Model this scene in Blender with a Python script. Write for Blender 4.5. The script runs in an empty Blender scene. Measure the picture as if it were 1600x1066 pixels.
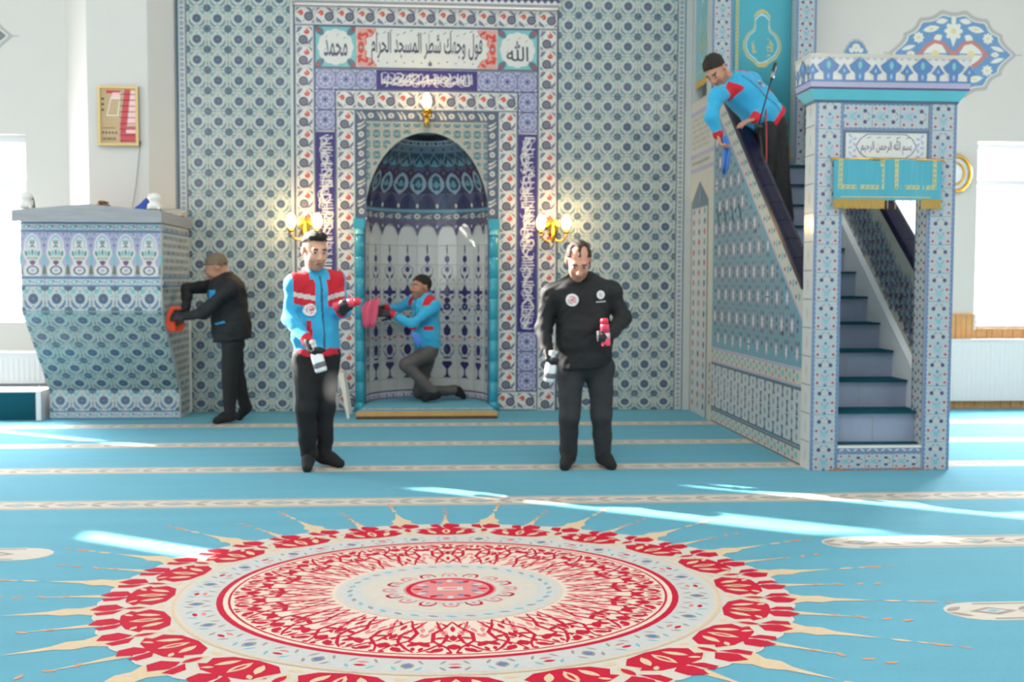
import bpy, bmesh, math, random
import numpy as np
from mathutils import Vector, Matrix
sc = bpy.context.scene
COL = sc.collection
rnd = random.Random(7)
PI = math.pi

# ------------------------------------------------------------------ camera
F_PX, PITCH, YAW, ROLL = 1771.873, .0547, .0727, .0034
CAM = Vector((-.007, -11.434, 1.334))
def cam_axes():
    cy, sy, cp, sp = math.cos(YAW), math.sin(YAW), math.cos(PITCH), math.sin(PITCH)
    fwd = Vector((sy*cp, cy*cp, -sp)); right = Vector((cy, -sy, 0)); up = right.cross(fwd)
    c, s = math.cos(ROLL), math.sin(ROLL)
    return c*right + s*up, c*up - s*right, fwd
AX = cam_axes()
cd = bpy.data.cameras.new('camera'); camo = bpy.data.objects.new('camera', cd); COL.objects.link(camo)
cd.sensor_width = 36; cd.lens = F_PX/1600*36; cd.clip_start = .05; cd.clip_end = 200
mw = Matrix((AX[0], AX[1], -AX[2])).transposed().to_4x4(); mw.translation = CAM
camo.matrix_world = mw
sc.camera = camo
cd.dof.use_dof = True; cd.dof.focus_distance = 3.0; cd.dof.aperture_fstop = 5.2
def at(px, py, Y):
    """the point of the plane y = Y that the photograph shows at this pixel (used to measure the place)"""
    d = AX[0]*((px-800)/F_PX) + AX[1]*((533-py)/F_PX) + AX[2]
    return CAM + d*((Y-CAM.y)/d.y)

# ------------------------------------------------------------------ world, sun, daylight
w = bpy.data.worlds.new('sky'); sc.world = w; w.use_nodes = True
bg = w.node_tree.nodes['Background']; bg.inputs[0].default_value = (.94, .97, 1.0, 1); bg.inputs[1].default_value = 9.0
SUN_DIR = Vector((.835, -.55, -.577)).normalized()
sl = bpy.data.lights.new('sun', 'SUN'); sl.energy = 210; sl.angle = math.radians(.6); sl.color = (1, .95, .86)
so = bpy.data.objects.new('sun', sl); COL.objects.link(so); so.rotation_euler = SUN_DIR.to_track_quat('-Z', 'Y').to_euler(); so.location = (-8, 5, 8)
def area(name, loc, direction, sx, sy, power, color=(1.0, .975, .94)):
    l = bpy.data.lights.new(name, 'AREA'); l.shape = 'RECTANGLE'; l.size = sx; l.size_y = sy; l.energy = power; l.color = color
    o = bpy.data.objects.new(name, l); COL.objects.link(o); o.location = loc
    o.rotation_euler = Vector(direction).to_track_quat('-Z', 'Y').to_euler()
    return o
# daylight entering through the windows of the hall (each wall lamp lies in a window opening)
area('overhead_fill', (0, -9.3, 8.6), (0, 0, -1), 4.0, 4.0, 1900)  # added fill lamp under the closed ceiling, standing in for dome windows
for x in (-6.0, 6.0):
    area('rear_daylight', (x, -15.35, 4.2), (0, 1, -.12), 2.2, 3.2, 150)
area('rear_daylight', (-2.5, -15.35, 6.0), (0, 1, 0), 1.15, 1.2, 62)
for y, pe, pw in ((-4.4, 150, 190), (-8.0, 200, 200), (-11.6, 200, 160)):
    area('east_daylight', (8.35, y, 2.4), (-1, 0, -.1), 2.0, 3.0, pe)
    area('west_daylight', (-7.35, y, 2.4), (1, 0, -.1), 2.0, 3.0, pw)
for x, y, z, pw in ((6.325, .27, 1.81, 5200), (4.525, .27, 1.81, 900), (-4.59, .05, 1.63, 1900), (-6.5, .05, 1.63, 1500)):
    area('qibla_daylight', (x, y, z), (0, -1, 0), 1.2, 1.8 if x > 0 else 1.4, pw, (.98, .99, 1.0))
sc.view_settings.view_transform = 'Standard'; sc.view_settings.look = 'None'
sc.view_settings.exposure = -2.38; sc.view_settings.gamma = 1.0; sc.view_settings.use_curve_mapping = False
sc.cycles.use_denoising = True
sc.cycles.max_bounces = 8; sc.cycles.diffuse_bounces = 5; sc.cycles.caustics_reflective = False; sc.cycles.caustics_refractive = False

# ------------------------------------------------------------------ materials
def lin(c):
    return tuple((v/255/12.92 if v/255 <= .04045 else ((v/255+.055)/1.055)**2.4) for v in c)
MATS = {}
def mat(name, rgb, rough=.5, var=.0, scale=30, bump=0, bscale=200, metal=0, emit=0, spec=.5, sheen=0, coat=0, trans=0, stretch=None):
    if name in MATS: return MATS[name]
    m = bpy.data.materials.new(name); m.use_nodes = True; nt = m.node_tree; b = nt.nodes['Principled BSDF']
    c = lin(rgb); b.inputs['Base Color'].default_value = (*c, 1); b.inputs['Roughness'].default_value = rough
    b.inputs['Metallic'].default_value = metal; b.inputs['Specular IOR Level'].default_value = spec
    if sheen: b.inputs['Sheen Weight'].default_value = sheen
    if coat: b.inputs['Coat Weight'].default_value = coat; b.inputs['Coat Roughness'].default_value = .08
    if trans: b.inputs['Transmission Weight'].default_value = trans
    if emit:
        b.inputs['Emission Color'].default_value = (*c, 1); b.inputs['Emission Strength'].default_value = emit
    tc = nt.nodes.new('ShaderNodeTexCoord')
    if var:
        n = nt.nodes.new('ShaderNodeTexNoise'); n.inputs['Scale'].default_value = scale; n.inputs['Detail'].default_value = 3
        if stretch:
            mp = nt.nodes.new('ShaderNodeMapping'); mp.inputs['Scale'].default_value = stretch; nt.links.new(tc.outputs['Object'], mp.inputs[0]); nt.links.new(mp.outputs[0], n.inputs['Vector'])
        else: nt.links.new(tc.outputs['Object'], n.inputs['Vector'])
        mx = nt.nodes.new('ShaderNodeMix'); mx.data_type = 'RGBA'
        mx.inputs[6].default_value = (*[v*(1-var) for v in c], 1); mx.inputs[7].default_value = (*[min(1, v*(1+var)) for v in c], 1)
        nt.links.new(n.outputs['Fac'], mx.inputs[0]); nt.links.new(mx.outputs[2], b.inputs['Base Color'])
    if bump:
        n = nt.nodes.new('ShaderNodeTexNoise'); n.inputs['Scale'].default_value = bscale; n.inputs['Detail'].default_value = 2
        nt.links.new(tc.outputs['Object'], n.inputs['Vector'])
        bp = nt.nodes.new('ShaderNodeBump'); bp.inputs['Strength'].default_value = bump; bp.inputs['Distance'].default_value = .01
        nt.links.new(n.outputs['Fac'], bp.inputs['Height']); nt.links.new(bp.outputs[0], b.inputs['Normal'])
    MATS[name] = m; return m
def glaze(name, rgb): return mat(name, rgb, rough=.16, var=.05, scale=9, spec=.5)
G = {k: glaze('glaze_'+k, v) for k, v in dict(
    ground=(186, 190, 184), white=(212, 208, 202), pale=(190, 193, 192), teal=(104, 134, 138), leaf=(130, 160, 155), slate=(88, 106, 120), navy=(80, 90, 112),
    deep=(52, 48, 98), indigo=(58, 44, 112), lav=(128, 128, 165), lavlite=(196, 194, 208), brown=(128, 104, 100), red=(196, 66, 54), grey=(138, 140, 148),
    ink=(62, 62, 84), sage=(156, 158, 148), beige=(198, 190, 176), dome=(104, 122, 138), domelite=(150, 166, 176), domedark=(52, 76, 92), plum=(92, 86, 110), maroon=(70, 52, 66),
    turq=(52, 150, 172), turqlite=(112, 196, 206), blue=(84, 122, 168), bluelite=(150, 176, 206), purple=(84, 72, 110), aqua=(120, 178, 180), sea=(106, 150, 164), coping=(20, 15, 42),
    mint=(150, 190, 188), olive=(110, 120, 84), magenta=(130, 74, 120), lilac=(170, 164, 190), steel=(112, 130, 160), crim=(176, 58, 66), rose=(206, 150, 140), dark=(30, 32, 40)).items()}
G['coping'] = mat('glaze_indigo_coping', (20, 15, 42), .3, spec=.22)
G['mist'] = glaze('mist', (172, 180, 184))
M = dict(
    plaster=mat('white_plaster', (213, 208, 203), .7, .02, 3), ceiling=mat('ceiling_plaster', (238, 236, 230), .8, .02, 3),
    carpet=mat('teal_carpet', (90, 160, 182), .95, .10, 1.6, .6, 420, sheen=.1, spec=.1, stretch=(.5, 3.5, 1)), carpet_dark=mat('dark_teal_carpet', (20, 74, 88), .95, .06, 4, .5, 300, spec=.1),
    cream=mat('cream_wool', (200, 191, 180), .95, .06, 30, .4, 300, spec=.1), wool_grey=mat('grey_white_wool', (192, 190, 188), .95, .06, 40, .4, 300, spec=.1),
    crimson=mat('crimson_wool', (182, 28, 54), .95, .08, 40, .4, 300, spec=.1), tan=mat('tan_wool', (206, 182, 152), .95, .1, 40, .4, 300, spec=.1), rust=mat('rust_wool', (198, 146, 114), .95, .1, 40, .4, 300, spec=.1),
    wool_blue=mat('blue_wool', (98, 120, 160), .95, .08, 40, .4, 300, spec=.1), pinkwool=mat('pink_wool', (208, 128, 128), .95, .08, 40, .4, 300, spec=.1), taupe=mat('taupe_wool', (150, 140, 132), .95, .1, 40, spec=.1), wool_teal=mat('teal_wool', (120, 170, 180), .95, .08, 40, spec=.1),
    oak=mat('oak', (196, 150, 92), .4, .18, 14, .1, 60), darkoak=mat('dark_oak', (92, 62, 36), .5, .2, 14), pine=mat('varnished_pine', (206, 150, 92), .4, .18, 10),
    marble=mat('grey_marble', (152, 152, 156), .3, .22, 7, stretch=(.6, 3, 6)), blue_marble=mat('blue_grey_marble', (140, 150, 172), .25, .14, 6), white_marble=mat('white_marble', (230, 226, 220), .3, .05, 8),
    enamel=mat('white_enamel', (234, 236, 238), .35), gold=mat('gilt_brass', (212, 160, 60), .25, .1, 40, metal=1), goldcloth=mat('gold_thread', (190, 180, 122), .6, .12, 120, .2, 400, metal=.1),
    cloth_turq=mat('turquoise_satin', (62, 156, 174), .45, .05, 6, .05, 300, sheen=.3), silver=mat('silver_thread', (176, 212, 226), .5), fringe=mat('gold_fringe', (186, 150, 74), .7, .2, 90),
    black=mat('black_plastic', (26, 26, 28), .45), steel=mat('brushed_steel', (150, 150, 152), .3, metal=1), redcable=mat('red_cable', (176, 58, 62), .5), cable=mat('black_cable', (50, 50, 52), .5), greycable=mat('grey_cable', (128, 128, 128), .5),
    grout=mat('pale_grout', (178, 176, 170), .8, .05, 20), shade=mat('lit_glass_shade', (255, 226, 170), .4, emit=22), darkvoid=mat('dark_paint', (58, 56, 58), .7),
    muralgrey=mat('mural_grey_paint', (176, 172, 168), .7), muralblue=mat('mural_blue_paint', (104, 142, 182), .7, .05, 20), muralred=mat('mural_red_paint', (188, 120, 112), .7), muralcream=mat('mural_cream_paint', (226, 224, 214), .7), muralyellow=mat('mural_yellow_paint', (222, 200, 150), .7), muraldark=mat('mural_dark_paint', (120, 122, 124), .7),
    stoolwhite=mat('ivory_plastic', (214, 206, 194), .4), paper=mat('paper', (214, 204, 186), .8), bookbrown=mat('brown_leather', (128, 92, 62), .6, .1, 30), bookgreen=mat('green_leather', (92, 100, 84), .6), bluecloth=mat('blue_cotton', (54, 84, 170), .8, .08, 20), skycloth=mat('light_blue_microfibre', (74, 128, 206), .85, .1, 30, .3, 200), pinkcloth=mat('pink_microfibre', (216, 88, 118), .85, .1, 30, .3, 200), orangecloth=mat('orange_microfibre', (226, 76, 42), .85, .1, 30, .3, 200),
    bottle=mat('white_bottle_plastic', (236, 238, 240), .25, coat=.4), label=mat('grey_label', (96, 96, 104), .4), pinkcan=mat('pink_can_paint', (216, 66, 92), .3), redcap=mat('red_cap_plastic', (214, 38, 62), .35), canpale=mat('pale_can_paint', (226, 196, 200), .3),
    orangewear=mat('worn_terracotta', (176, 110, 70), .8, .2, 60),
)
def glass_mat():
    m = bpy.data.materials.new('window_glass'); m.use_nodes = True; nt = m.node_tree; nt.nodes.remove(nt.nodes['Principled BSDF'])
    t = nt.nodes.new('ShaderNodeBsdfTransparent'); g = nt.nodes.new('ShaderNodeBsdfGlossy'); g.inputs['Roughness'].default_value = .02
    mx = nt.nodes.new('ShaderNodeMixShader'); mx.inputs[0].default_value = .07
    nt.links.new(t.outputs[0], mx.inputs[1]); nt.links.new(g.outputs[0], mx.inputs[2])
    nt.links.new(mx.outputs[0], nt.nodes['Material Output'].inputs[0]); return m
def blind_mat():
    m = bpy.data.materials.new('white_blind_fabric'); m.use_nodes = True; nt = m.node_tree; nt.nodes.remove(nt.nodes['Principled BSDF'])
    d = nt.nodes.new('ShaderNodeBsdfDiffuse'); d.inputs[0].default_value = (.85, .86, .88, 1); t = nt.nodes.new('ShaderNodeBsdfTranslucent'); t.inputs[0].default_value = (.9, .93, .97, 1)
    mx = nt.nodes.new('ShaderNodeMixShader'); mx.inputs[0].default_value = .6
    nt.links.new(d.outputs[0], mx.inputs[1]); nt.links.new(t.outputs[0], mx.inputs[2]); nt.links.new(mx.outputs[0], nt.nodes['Material Output'].inputs[0]); return m
M['glass'] = glass_mat(); M['blind'] = blind_mat()

# ------------------------------------------------------------------ helpers
def link(name, me, parent=None, loc=(0, 0, 0), rot=(0, 0, 0)):
    o = bpy.data.objects.new(name, me); COL.objects.link(o); o.location = loc; o.rotation_euler = rot
    if parent is not None: o.parent = parent
    return o
def tag(o, label=None, cat=None, group=None, kind=None):
    for k, v in (('label', label), ('category', cat), ('group', group), ('kind', kind)):
        if v: o[k] = v
    return o
def thing(name, label, cat, loc=(0, 0, 0), rz=0, group=None):
    return tag(link(name, None, None, loc, (0, 0, rz)), label, cat, group)
class MB:
    """collects shapes into one mesh"""
    def __init__(s): s.v = []; s.f = []; s.m = []; s.sm = []; s.mats = []
    def mi(s, m):
        if m not in s.mats: s.mats.append(m)
        return s.mats.index(m)
    def add(s, vs, fs, m, smooth=False):
        b = len(s.v); s.v += [tuple(v) for v in vs]; i = s.mi(m)
        for f in fs: s.f.append([b+k for k in f]); s.m.append(i); s.sm.append(smooth)
        return s
    def box(s, x0, x1, y0, y1, z0, z1, m, bev=0):
        if bev:
            return s.prism([(x0+bev, z0), (x1-bev, z0), (x1, z0+bev), (x1, z1-bev), (x1-bev, z1), (x0+bev, z1), (x0, z1-bev), (x0, z0+bev)], y0, y1, m)
        vs = [(x, y, z) for x in (x0, x1) for y in (y0, y1) for z in (z0, z1)]
        return s.add(vs, [(0, 1, 3, 2), (4, 6, 7, 5), (0, 4, 5, 1), (2, 3, 7, 6), (0, 2, 6, 4), (1, 5, 7, 3)], m)
    def prism(s, pts, y0, y1, m, axis='y'):
        """polygon in x,z (axis y) or y,z (axis x) or x,y (axis z), extruded along the axis"""
        n = len(pts)
        mk = {'y': lambda p, t: (p[0], t, p[1]), 'x': lambda p, t: (t, p[0], p[1]), 'z': lambda p, t: (p[0], p[1], t)}[axis]
        vs = [mk(p, y0) for p in pts]+[mk(p, y1) for p in pts]
        fs = [list(range(n)), list(range(2*n-1, n-1, -1))]+[(i, i+n, (i+1) % n+n, (i+1) % n) for i in range(n)]
        return s.add(vs, fs, m)
    def tube(s, pts, r, m, n=8, caps=True):
        pts = [Vector(p) for p in pts]; rs = r if isinstance(r, (list, tuple)) else [r]*len(pts); vs = []; fs = []; pu = None
        for i, p in enumerate(pts):
            d = (pts[min(i+1, len(pts)-1)]-pts[max(i-1, 0)]).normalized()
            u = d.orthogonal().normalized() if pu is None else (pu-d*pu.dot(d)).normalized()
            pu = u; v = d.cross(u)
            for k in range(n):
                a = 2*PI*k/n; vs.append(p+(u*math.cos(a)+v*math.sin(a))*rs[i])
        for i in range(len(pts)-1):
            for k in range(n): fs.append((i*n+k, i*n+(k+1) % n, (i+1)*n+(k+1) % n, (i+1)*n+k))
        if caps: fs += [list(range(n-1, -1, -1)), list(range((len(pts)-1)*n, len(pts)*n))]
        return s.add(vs, fs, m, True)
    def lathe(s, prof, m, c=(0, 0, 0), n=16, mtx=None):
        vs = []; fs = []
        for r, z in prof:
            for k in range(n):
                a = 2*PI*k/n; v = Vector((r*math.cos(a), r*math.sin(a), z))
                if mtx is not None: v = mtx @ v
                vs.append(v+Vector(c))
        for i in range(len(prof)-1):
            for k in range(n): fs.append((i*n+k, i*n+(k+1) % n, (i+1)*n+(k+1) % n, (i+1)*n+k))
        fs += [list(range(n-1, -1, -1)), list(range((len(prof)-1)*n, len(prof)*n))]
        return s.add(vs, fs, m, True)
    def mesh(s, name):
        me = bpy.data.meshes.new(name); me.from_pydata(s.v, [], s.f)
        for m in s.mats: me.materials.append(m)
        me.polygons.foreach_set('material_index', s.m); me.polygons.foreach_set('use_smooth', s.sm)
        me.update(); return me
    def build(s, name, parent=None, loc=(0, 0, 0), rot=(0, 0, 0)): return link(name, s.mesh(name), parent, loc, rot)
def fixn(o):
    bm = bmesh.new(); bm.from_mesh(o.data); bmesh.ops.recalc_face_normals(bm, faces=bm.faces); bm.to_mesh(o.data); bm.free(); return o

class Pat:
    """flat ornament: polygons in x,z with a glaze and a layer"""
    def __init__(s): s.p = []
    def poly(s, pts, m, L=1): s.p.append((list(pts), m, L)); return s
    def rect(s, x0, x1, z0, z1, m, L=1): return s.poly([(x0, z0), (x1, z0), (x1, z1), (x0, z1)], m, L)
    def circ(s, x, z, r, m, L=1, n=12, rz=None, a0=0): 
        rz = r if rz is None else rz
        return s.poly([(x+r*math.cos(a0+2*PI*k/n), z+rz*math.sin(a0+2*PI*k/n)) for k in range(n)], m, L)
    def ring(s, x, z, r0, r1, m, L=1, n=16, a0=0, a1=2*PI, sz=1):
        for k in range(n):
            a, b = a0+(a1-a0)*k/n, a0+(a1-a0)*(k+1)/n
            s.poly([(x+r0*math.cos(a), z+r0*sz*math.sin(a)), (x+r1*math.cos(a), z+r1*sz*math.sin(a)), (x+r1*math.cos(b), z+r1*sz*math.sin(b)), (x+r0*math.cos(b), z+r0*sz*math.sin(b))], m, L)
        return s
    def leaf(s, x, z, ln, wd, ang, m, L=1, n=4):
        c, q = math.cos(ang), math.sin(ang); up = []; dn = []
        for k in range(n+1):
            t = k/n; u = (t-.5)*ln; v = wd/2*math.sin(PI*t)**.8
            up.append((x+u*c-v*q, z+u*q+v*c)); dn.append((x+u*c+v*q, z+u*q-v*c))
        return s.poly(dn+up[-2:0:-1], m, L)
    def stroke(s, pts, wd, m, L=1):
        n = len(pts); ws = wd if isinstance(wd, (list, tuple)) else [wd]*n; l = []; r = []
        for i in range(n):
            x0, z0 = pts[max(i-1, 0)]; x1, z1 = pts[min(i+1, n-1)]; d = math.hypot(x1-x0, z1-z0) or 1
            nx, nz = -(z1-z0)/d*ws[i]/2, (x1-x0)/d*ws[i]/2
            l.append((pts[i][0]+nx, pts[i][1]+nz)); r.append((pts[i][0]-nx, pts[i][1]-nz))
        for i in range(n-1): s.poly([r[i], r[i+1], l[i+1], l[i]], m, L)
        return s
    def put(s, o, x=0, z=0, sx=1, sz=None, rot=0, dl=0):
        sz = sx if sz is None else sz; c, q = math.cos(rot), math.sin(rot)
        for pts, m, L in o.p:
            s.p.append(([(x+(a*sx)*c-(b*sz)*q, z+(a*sx)*q+(b*sz)*c) for a, b in pts], m, L+dl))
        return s
    def into(s, mb, fn):
        """fn(x, z, layer) -> 3-D point"""
        for i, (pts, m, L) in enumerate(s.p): mb.add([fn(a, b, L+.04*(i % 20)) for a, b in pts], [list(range(len(pts)))], m)
        return mb
    def fan(s, n=2):
        """split every polygon around its middle so that it can follow a curved ground"""
        o = Pat()
        for i, (pts, m, L) in enumerate(s.p):
            q = []
            for (a, b), (c, d) in zip(pts, pts[1:]+pts[:1]): q += [(a+(c-a)*k/n, b+(d-b)*k/n) for k in range(n)]
            cx, cz = sum(a for a, b in q)/len(q), sum(b for a, b in q)/len(q)
            for k in range(len(q)): o.p.append(([(cx, cz), q[k], q[(k+1) % len(q)]], m, L))
        return o
LH = .0005
def flat(y=0): return lambda a, b, L: (a, y-L*LH, b)
def tile_mesh(name, pat, base, w=.2, h=.2, th=.008, gap=.0012, face=None):
    """one glazed tile: bevelled slab standing proud of the wall, with its painted ornament (units: tile = 1)"""
    mb = MB(); a, b, e = w/2-gap, h/2-gap, .002
    vs = [(-a, 0, -b), (a, 0, -b), (a, 0, b), (-a, 0, b)]; vs += [(x, -th+e, z) for x, y, z in vs]; vs += [((a-e)*(1 if x > 0 else -1), -th, (b-e)*(1 if z > 0 else -1)) for x, y, z in vs[:4]]
    fs = [(i, (i+1) % 4, (i+1) % 4+4, i+4) for i in range(4)]+[(i+4, (i+1) % 4+4, (i+1) % 4+8, i+8) for i in range(4)]+[(8, 9, 10, 11)]
    mb.add(vs, fs, base)
    k = .985
    for i, (pts, m, L) in enumerate(pat.p): mb.add([(x*w*k, -th-(L+.04*(i % 20))*LH, z*h*k) for x, z in pts], [list(range(len(pts)))], m)
    return mb.mesh(name)
def place(me, parent, x, y, z, rot=0, rz=0, name='tile', sx=1, sz=1, tilt=.0022):
    o = link(name, me, parent, (x, y, z), (rnd.gauss(0, tilt), rot, rz+rnd.gauss(0, tilt)))
    if sx != 1 or sz != 1: o.scale = (sx, 1, sz)
    return o

FORMS = {'ا': (0xFE8D, 2), 'ب': (0xFE8F, 4), 'ج': (0xFE9D, 4), 'ح': (0xFEA1, 4), 'د': (0xFEA9, 2), 'ر': (0xFEAD, 2), 'س': (0xFEB1, 4), 'ش': (0xFEB5, 4), 'ط': (0xFEC1, 4), 'ف': (0xFED1, 4), 'ك': (0xFED9, 4), 'ل': (0xFEDD, 4), 'م': (0xFEE1, 4), 'ن': (0xFEE5, 4), 'ه': (0xFEE9, 4), 'و': (0xFEED, 2), 'ي': (0xFEF1, 4)}
def shape_arabic(t):
    out = []
    for wd in t.split(' '):
        o = ''
        if wd == 'الله': o = '\uFDF2'
        else:
            for i, ch in enumerate(wd):
                b, n = FORMS[ch]; pj = i > 0 and FORMS[wd[i-1]][1] == 4; nj = n == 4 and i < len(wd)-1
                o += chr(b+(3 if pj and nj else 1 if pj else 2 if nj else 0))
        out.append(o[::-1])
    return ' '.join(out[::-1])
def text_polys(t, w, h, spacing=1.0, bold=.0):
    """glyph outlines of a line of writing scaled into a box centred on the origin"""
    c = bpy.data.curves.new('writing', 'FONT'); c.body = t; c.resolution_u = 2; c.space_character = spacing; c.offset = bold
    o = bpy.data.objects.new('writing', c); COL.objects.link(o); bpy.context.view_layer.update()
    me = o.evaluated_get(bpy.context.evaluated_depsgraph_get()).to_mesh()
    v = [(p.co.x, p.co.y) for p in me.vertices]; f = [list(p.vertices) for p in me.polygons]
    bpy.data.objects.remove(o); bpy.data.curves.remove(c)
    x0, x1 = min(p[0] for p in v), max(p[0] for p in v); y0, y1 = min(p[1] for p in v), max(p[1] for p in v)
    v = [((a-(x0+x1)/2)/(x1-x0)*w, (b-(y0+y1)/2)/(y1-y0)*h) for a, b in v]
    return [[v[i] for i in q] for q in f]
def scribble(pat, x0, x1, z0, z1, m, seed, vertical=False, wd=.016, dens=1.0, L=2):
    """interlaced pen strokes, too small to read in the photograph"""
    r = random.Random(seed); W, H = x1-x0, z1-z0
    def S(pts, w): pat.stroke([(x0+a, z0+b) for a, b in pts], w, m, L)
    ln, th = (H, W) if vertical else (W, H); n = int(ln/(th*.42)*dens)
    for k in range(n):
        u = (k+.5)/n*ln; q = r.random(); e = th*.5
        pts = []
        if q < .4: a0 = r.uniform(.12, .35); pts = [(u, th*a0), (u+r.uniform(-.04, .04)*th, th*r.uniform(.8, .95))]
        elif q < .75:
            rr = th*r.uniform(.14, .24); cy = th*r.uniform(.25, .75); s0 = r.uniform(0, 6)
            pts = [(u+rr*1.2*math.cos(s0+t*.55), cy+rr*math.sin(s0+t*.55)) for t in range(9)]
        else: pts = [(u-e, th*r.uniform(.2, .5)), (u-e*.3, th*r.uniform(.15, .4)), (u+e*.4, th*r.uniform(.4, .7)), (u+e, th*r.uniform(.5, .9))]
        pts = [(min(max(a, .01), ln-.01), min(max(b, th*.06), th*.94)) for a, b in pts]
        if vertical: pts = [(b, a) for a, b in pts]
        S(pts, [wd*(.6+.8*math.sin(PI*(i+.6)/(len(pts)+.2))) for i in range(len(pts))])
# ------------------------------------------------------------------ the hall
def grid_wall(name, us, zs, holes, t0, t1, m, axis='y'):
    """one continuous wall sheet with thickness and rectangular openings"""
    def solid(i, j):
        if not (0 <= i < len(us)-1 and 0 <= j < len(zs)-1): return False
        u, z = (us[i]+us[i+1])/2, (zs[j]+zs[j+1])/2
        return not any(a < u < b and c < z < d for a, b, c, d in holes)
    bm = bmesh.new(); cache = {}
    def V(i, j, t):
        k = (i, j, t)
        if k not in cache:
            p = (us[i], t, zs[j]) if axis == 'y' else (t, us[i], zs[j]) if axis == 'x' else (us[i], zs[j], t)
            cache[k] = bm.verts.new(p)
        return cache[k]
    for i in range(len(us)-1):
        for j in range(len(zs)-1):
            if not solid(i, j): continue
            for t in (t0, t1): bm.faces.new([V(i, j, t), V(i+1, j, t), V(i+1, j+1, t), V(i, j+1, t)])
            for di, dj, a, b in ((-1, 0, (i, j), (i, j+1)), (1, 0, (i+1, j), (i+1, j+1)), (0, -1, (i, j), (i+1, j)), (0, 1, (i, j+1), (i+1, j+1))):
                if not solid(i+di, j+dj): bm.faces.new([V(*a, t0), V(*b, t0), V(*b, t1), V(*a, t1)])
    bmesh.ops.recalc_face_normals(bm, faces=bm.faces)
    me = bpy.data.meshes.new(name); bm.to_mesh(me); bm.free(); me.materials.append(m)
    return tag(link(name, me), kind='structure')
ZT = 8.8
def cuts(holes, lo, hi, k): return sorted({lo, hi, *[h[k] for h in holes], *[h[k+1] for h in holes]})
HB = [(-1.34, 1.28, 0, 4.03), (-5.25, -3.925, .885, 2.722), (-7.0, -5.65, .885, 2.722), (3.85, 5.2, .857, 2.764), (5.65, 7.0, .857, 2.764), (-7.2, -4.35, 4.45, 6.5)]
wall_back = grid_wall('wall_back', cuts(HB, -7.5, 8.5, 0), cuts(HB, 0, ZT, 2), HB, 0, .3, M['plaster'])
HW = [(-1.80, -1.55, 3.95, 4.5)]+[(y-1, y+1, .9, 3.9) for y in (-4.4, -8.0, -11.6)]
grid_wall('wall_west', cuts(HW, -15.5, .3, 0), cuts(HW, 0, ZT, 2), HW, -7.6, -7.5, M['plaster'], 'x')
HE = [(y-1, y+1, .9, 3.9) for y in (-4.4, -8.0, -11.6)]
grid_wall('wall_east', cuts(HE, -15.5, .3, 0), cuts(HE, 0, ZT, 2), HE, 8.5, 8.6, M['plaster'], 'x')
HR = [(x-1.1, x+1.1, 2.6, 5.8) for x in (-6.0, 6.0)]+[(-3.1, -1.9, 5.4, 6.6)]
grid_wall('wall_rear', cuts(HR, -7.5, 8.5, 0), cuts(HR, 0, ZT, 2), HR, -15.6, -15.5, M['plaster'])
tag(MB().box(-7.6, 8.6, -15.6, .3, ZT, ZT+.1, M['ceiling']).build('ceiling'), kind='structure')
floor = tag(MB().box(-7.6, 8.6, -15.6, .3, -.1, 0, M['carpet']).build('floor'), kind='structure')

def window_unit(name, x0, x1, z0, z1, transom, mull, blind=None):
    r = tag(link(name, None, None, ((x0+x1)/2, .2, z0)), kind='structure'); w2, h = (x1-x0)/2, z1-z0
    f = MB()
    f.box(-w2, -w2+.06, -.03, .03, 0, h, M['enamel']).box(w2-.06, w2, -.03, .03, 0, h, M['enamel'])
    f.box(-w2+.06, w2-.06, -.03, .03, 0, .06, M['enamel']).box(-w2+.06, w2-.06, -.03, .03, h-.06, h, M['enamel'])
    f.box(-w2+.06, w2-.06, -.025, .025, transom-z0-.03, transom-z0+.03, M['enamel'])
    f.build('window_frame', r)
    for mx in mull: MB().box(mx-.025, mx+.025, -.025, .025, .06, transom-z0-.03, M['enamel']).build('mullion', r)
    MB().box(-w2+.06, w2-.06, -.004, .004, .06, transom-z0-.03, M['glass']).build('pane', r)
    MB().box(-w2+.06, w2-.06, -.004, .004, transom-z0+.03, h-.06, M['glass']).build('pane', r)
    MB().box(-w2, w2, -.197, -.03, -.0, .012, M['white_marble']).build('window_sill', r)
    if blind:
        for a, b, c, d in blind:
            MB().box(a-(x0+x1)/2, b-(x0+x1)/2, -.13, -.128, c-z0, d-z0, M['blind']).build('roller_blind', r)
    return r
window_unit('window_1', -5.25, -3.925, .885, 2.722, 2.36, (-.1,), [(-5.2, -3.94, .92, 2.34)])
window_unit('window_2', 5.65, 7.0, .857, 2.764, 2.36, (-.02,), None)
window_unit('window_3', 3.85, 5.2, .857, 2.764, 2.36, (0,), None)
window_unit('window_4', -7.0, -5.65, .885, 2.722, 2.36, (), [(-6.98, -6.0, .92, 2.68)])  # unseen blind, added to trim the sun to a narrow floor streak
window_unit('window_5', -7.2, -4.35, 4.45, 6.5, 6.2, (), [(-7.18, -6.72, 4.5, 6.2), (-6.24, -4.93, 4.5, 6.2), (-4.60, -4.37, 4.5, 6.2), (-7.18, -4.37, 6.2, 6.45)])  # unseen blinds added as a mask; their gaps shape the sun streaks

# plastered pier with chamfered corners beside the tiled wall
pier = MB().prism([(-3.53, -.001), (-3.245, -.3), (-2.68, -.3), (-2.475, -.001)], 0, ZT, M['plaster'], 'z').build('wall_pier'); tag(pier, kind='structure')
# west side: panelled sill below the window
tag(MB().box(-7.4, -3.6, -.04, -.001, .0, .62, M['enamel']).build('trim_1'), kind='structure')
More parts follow.
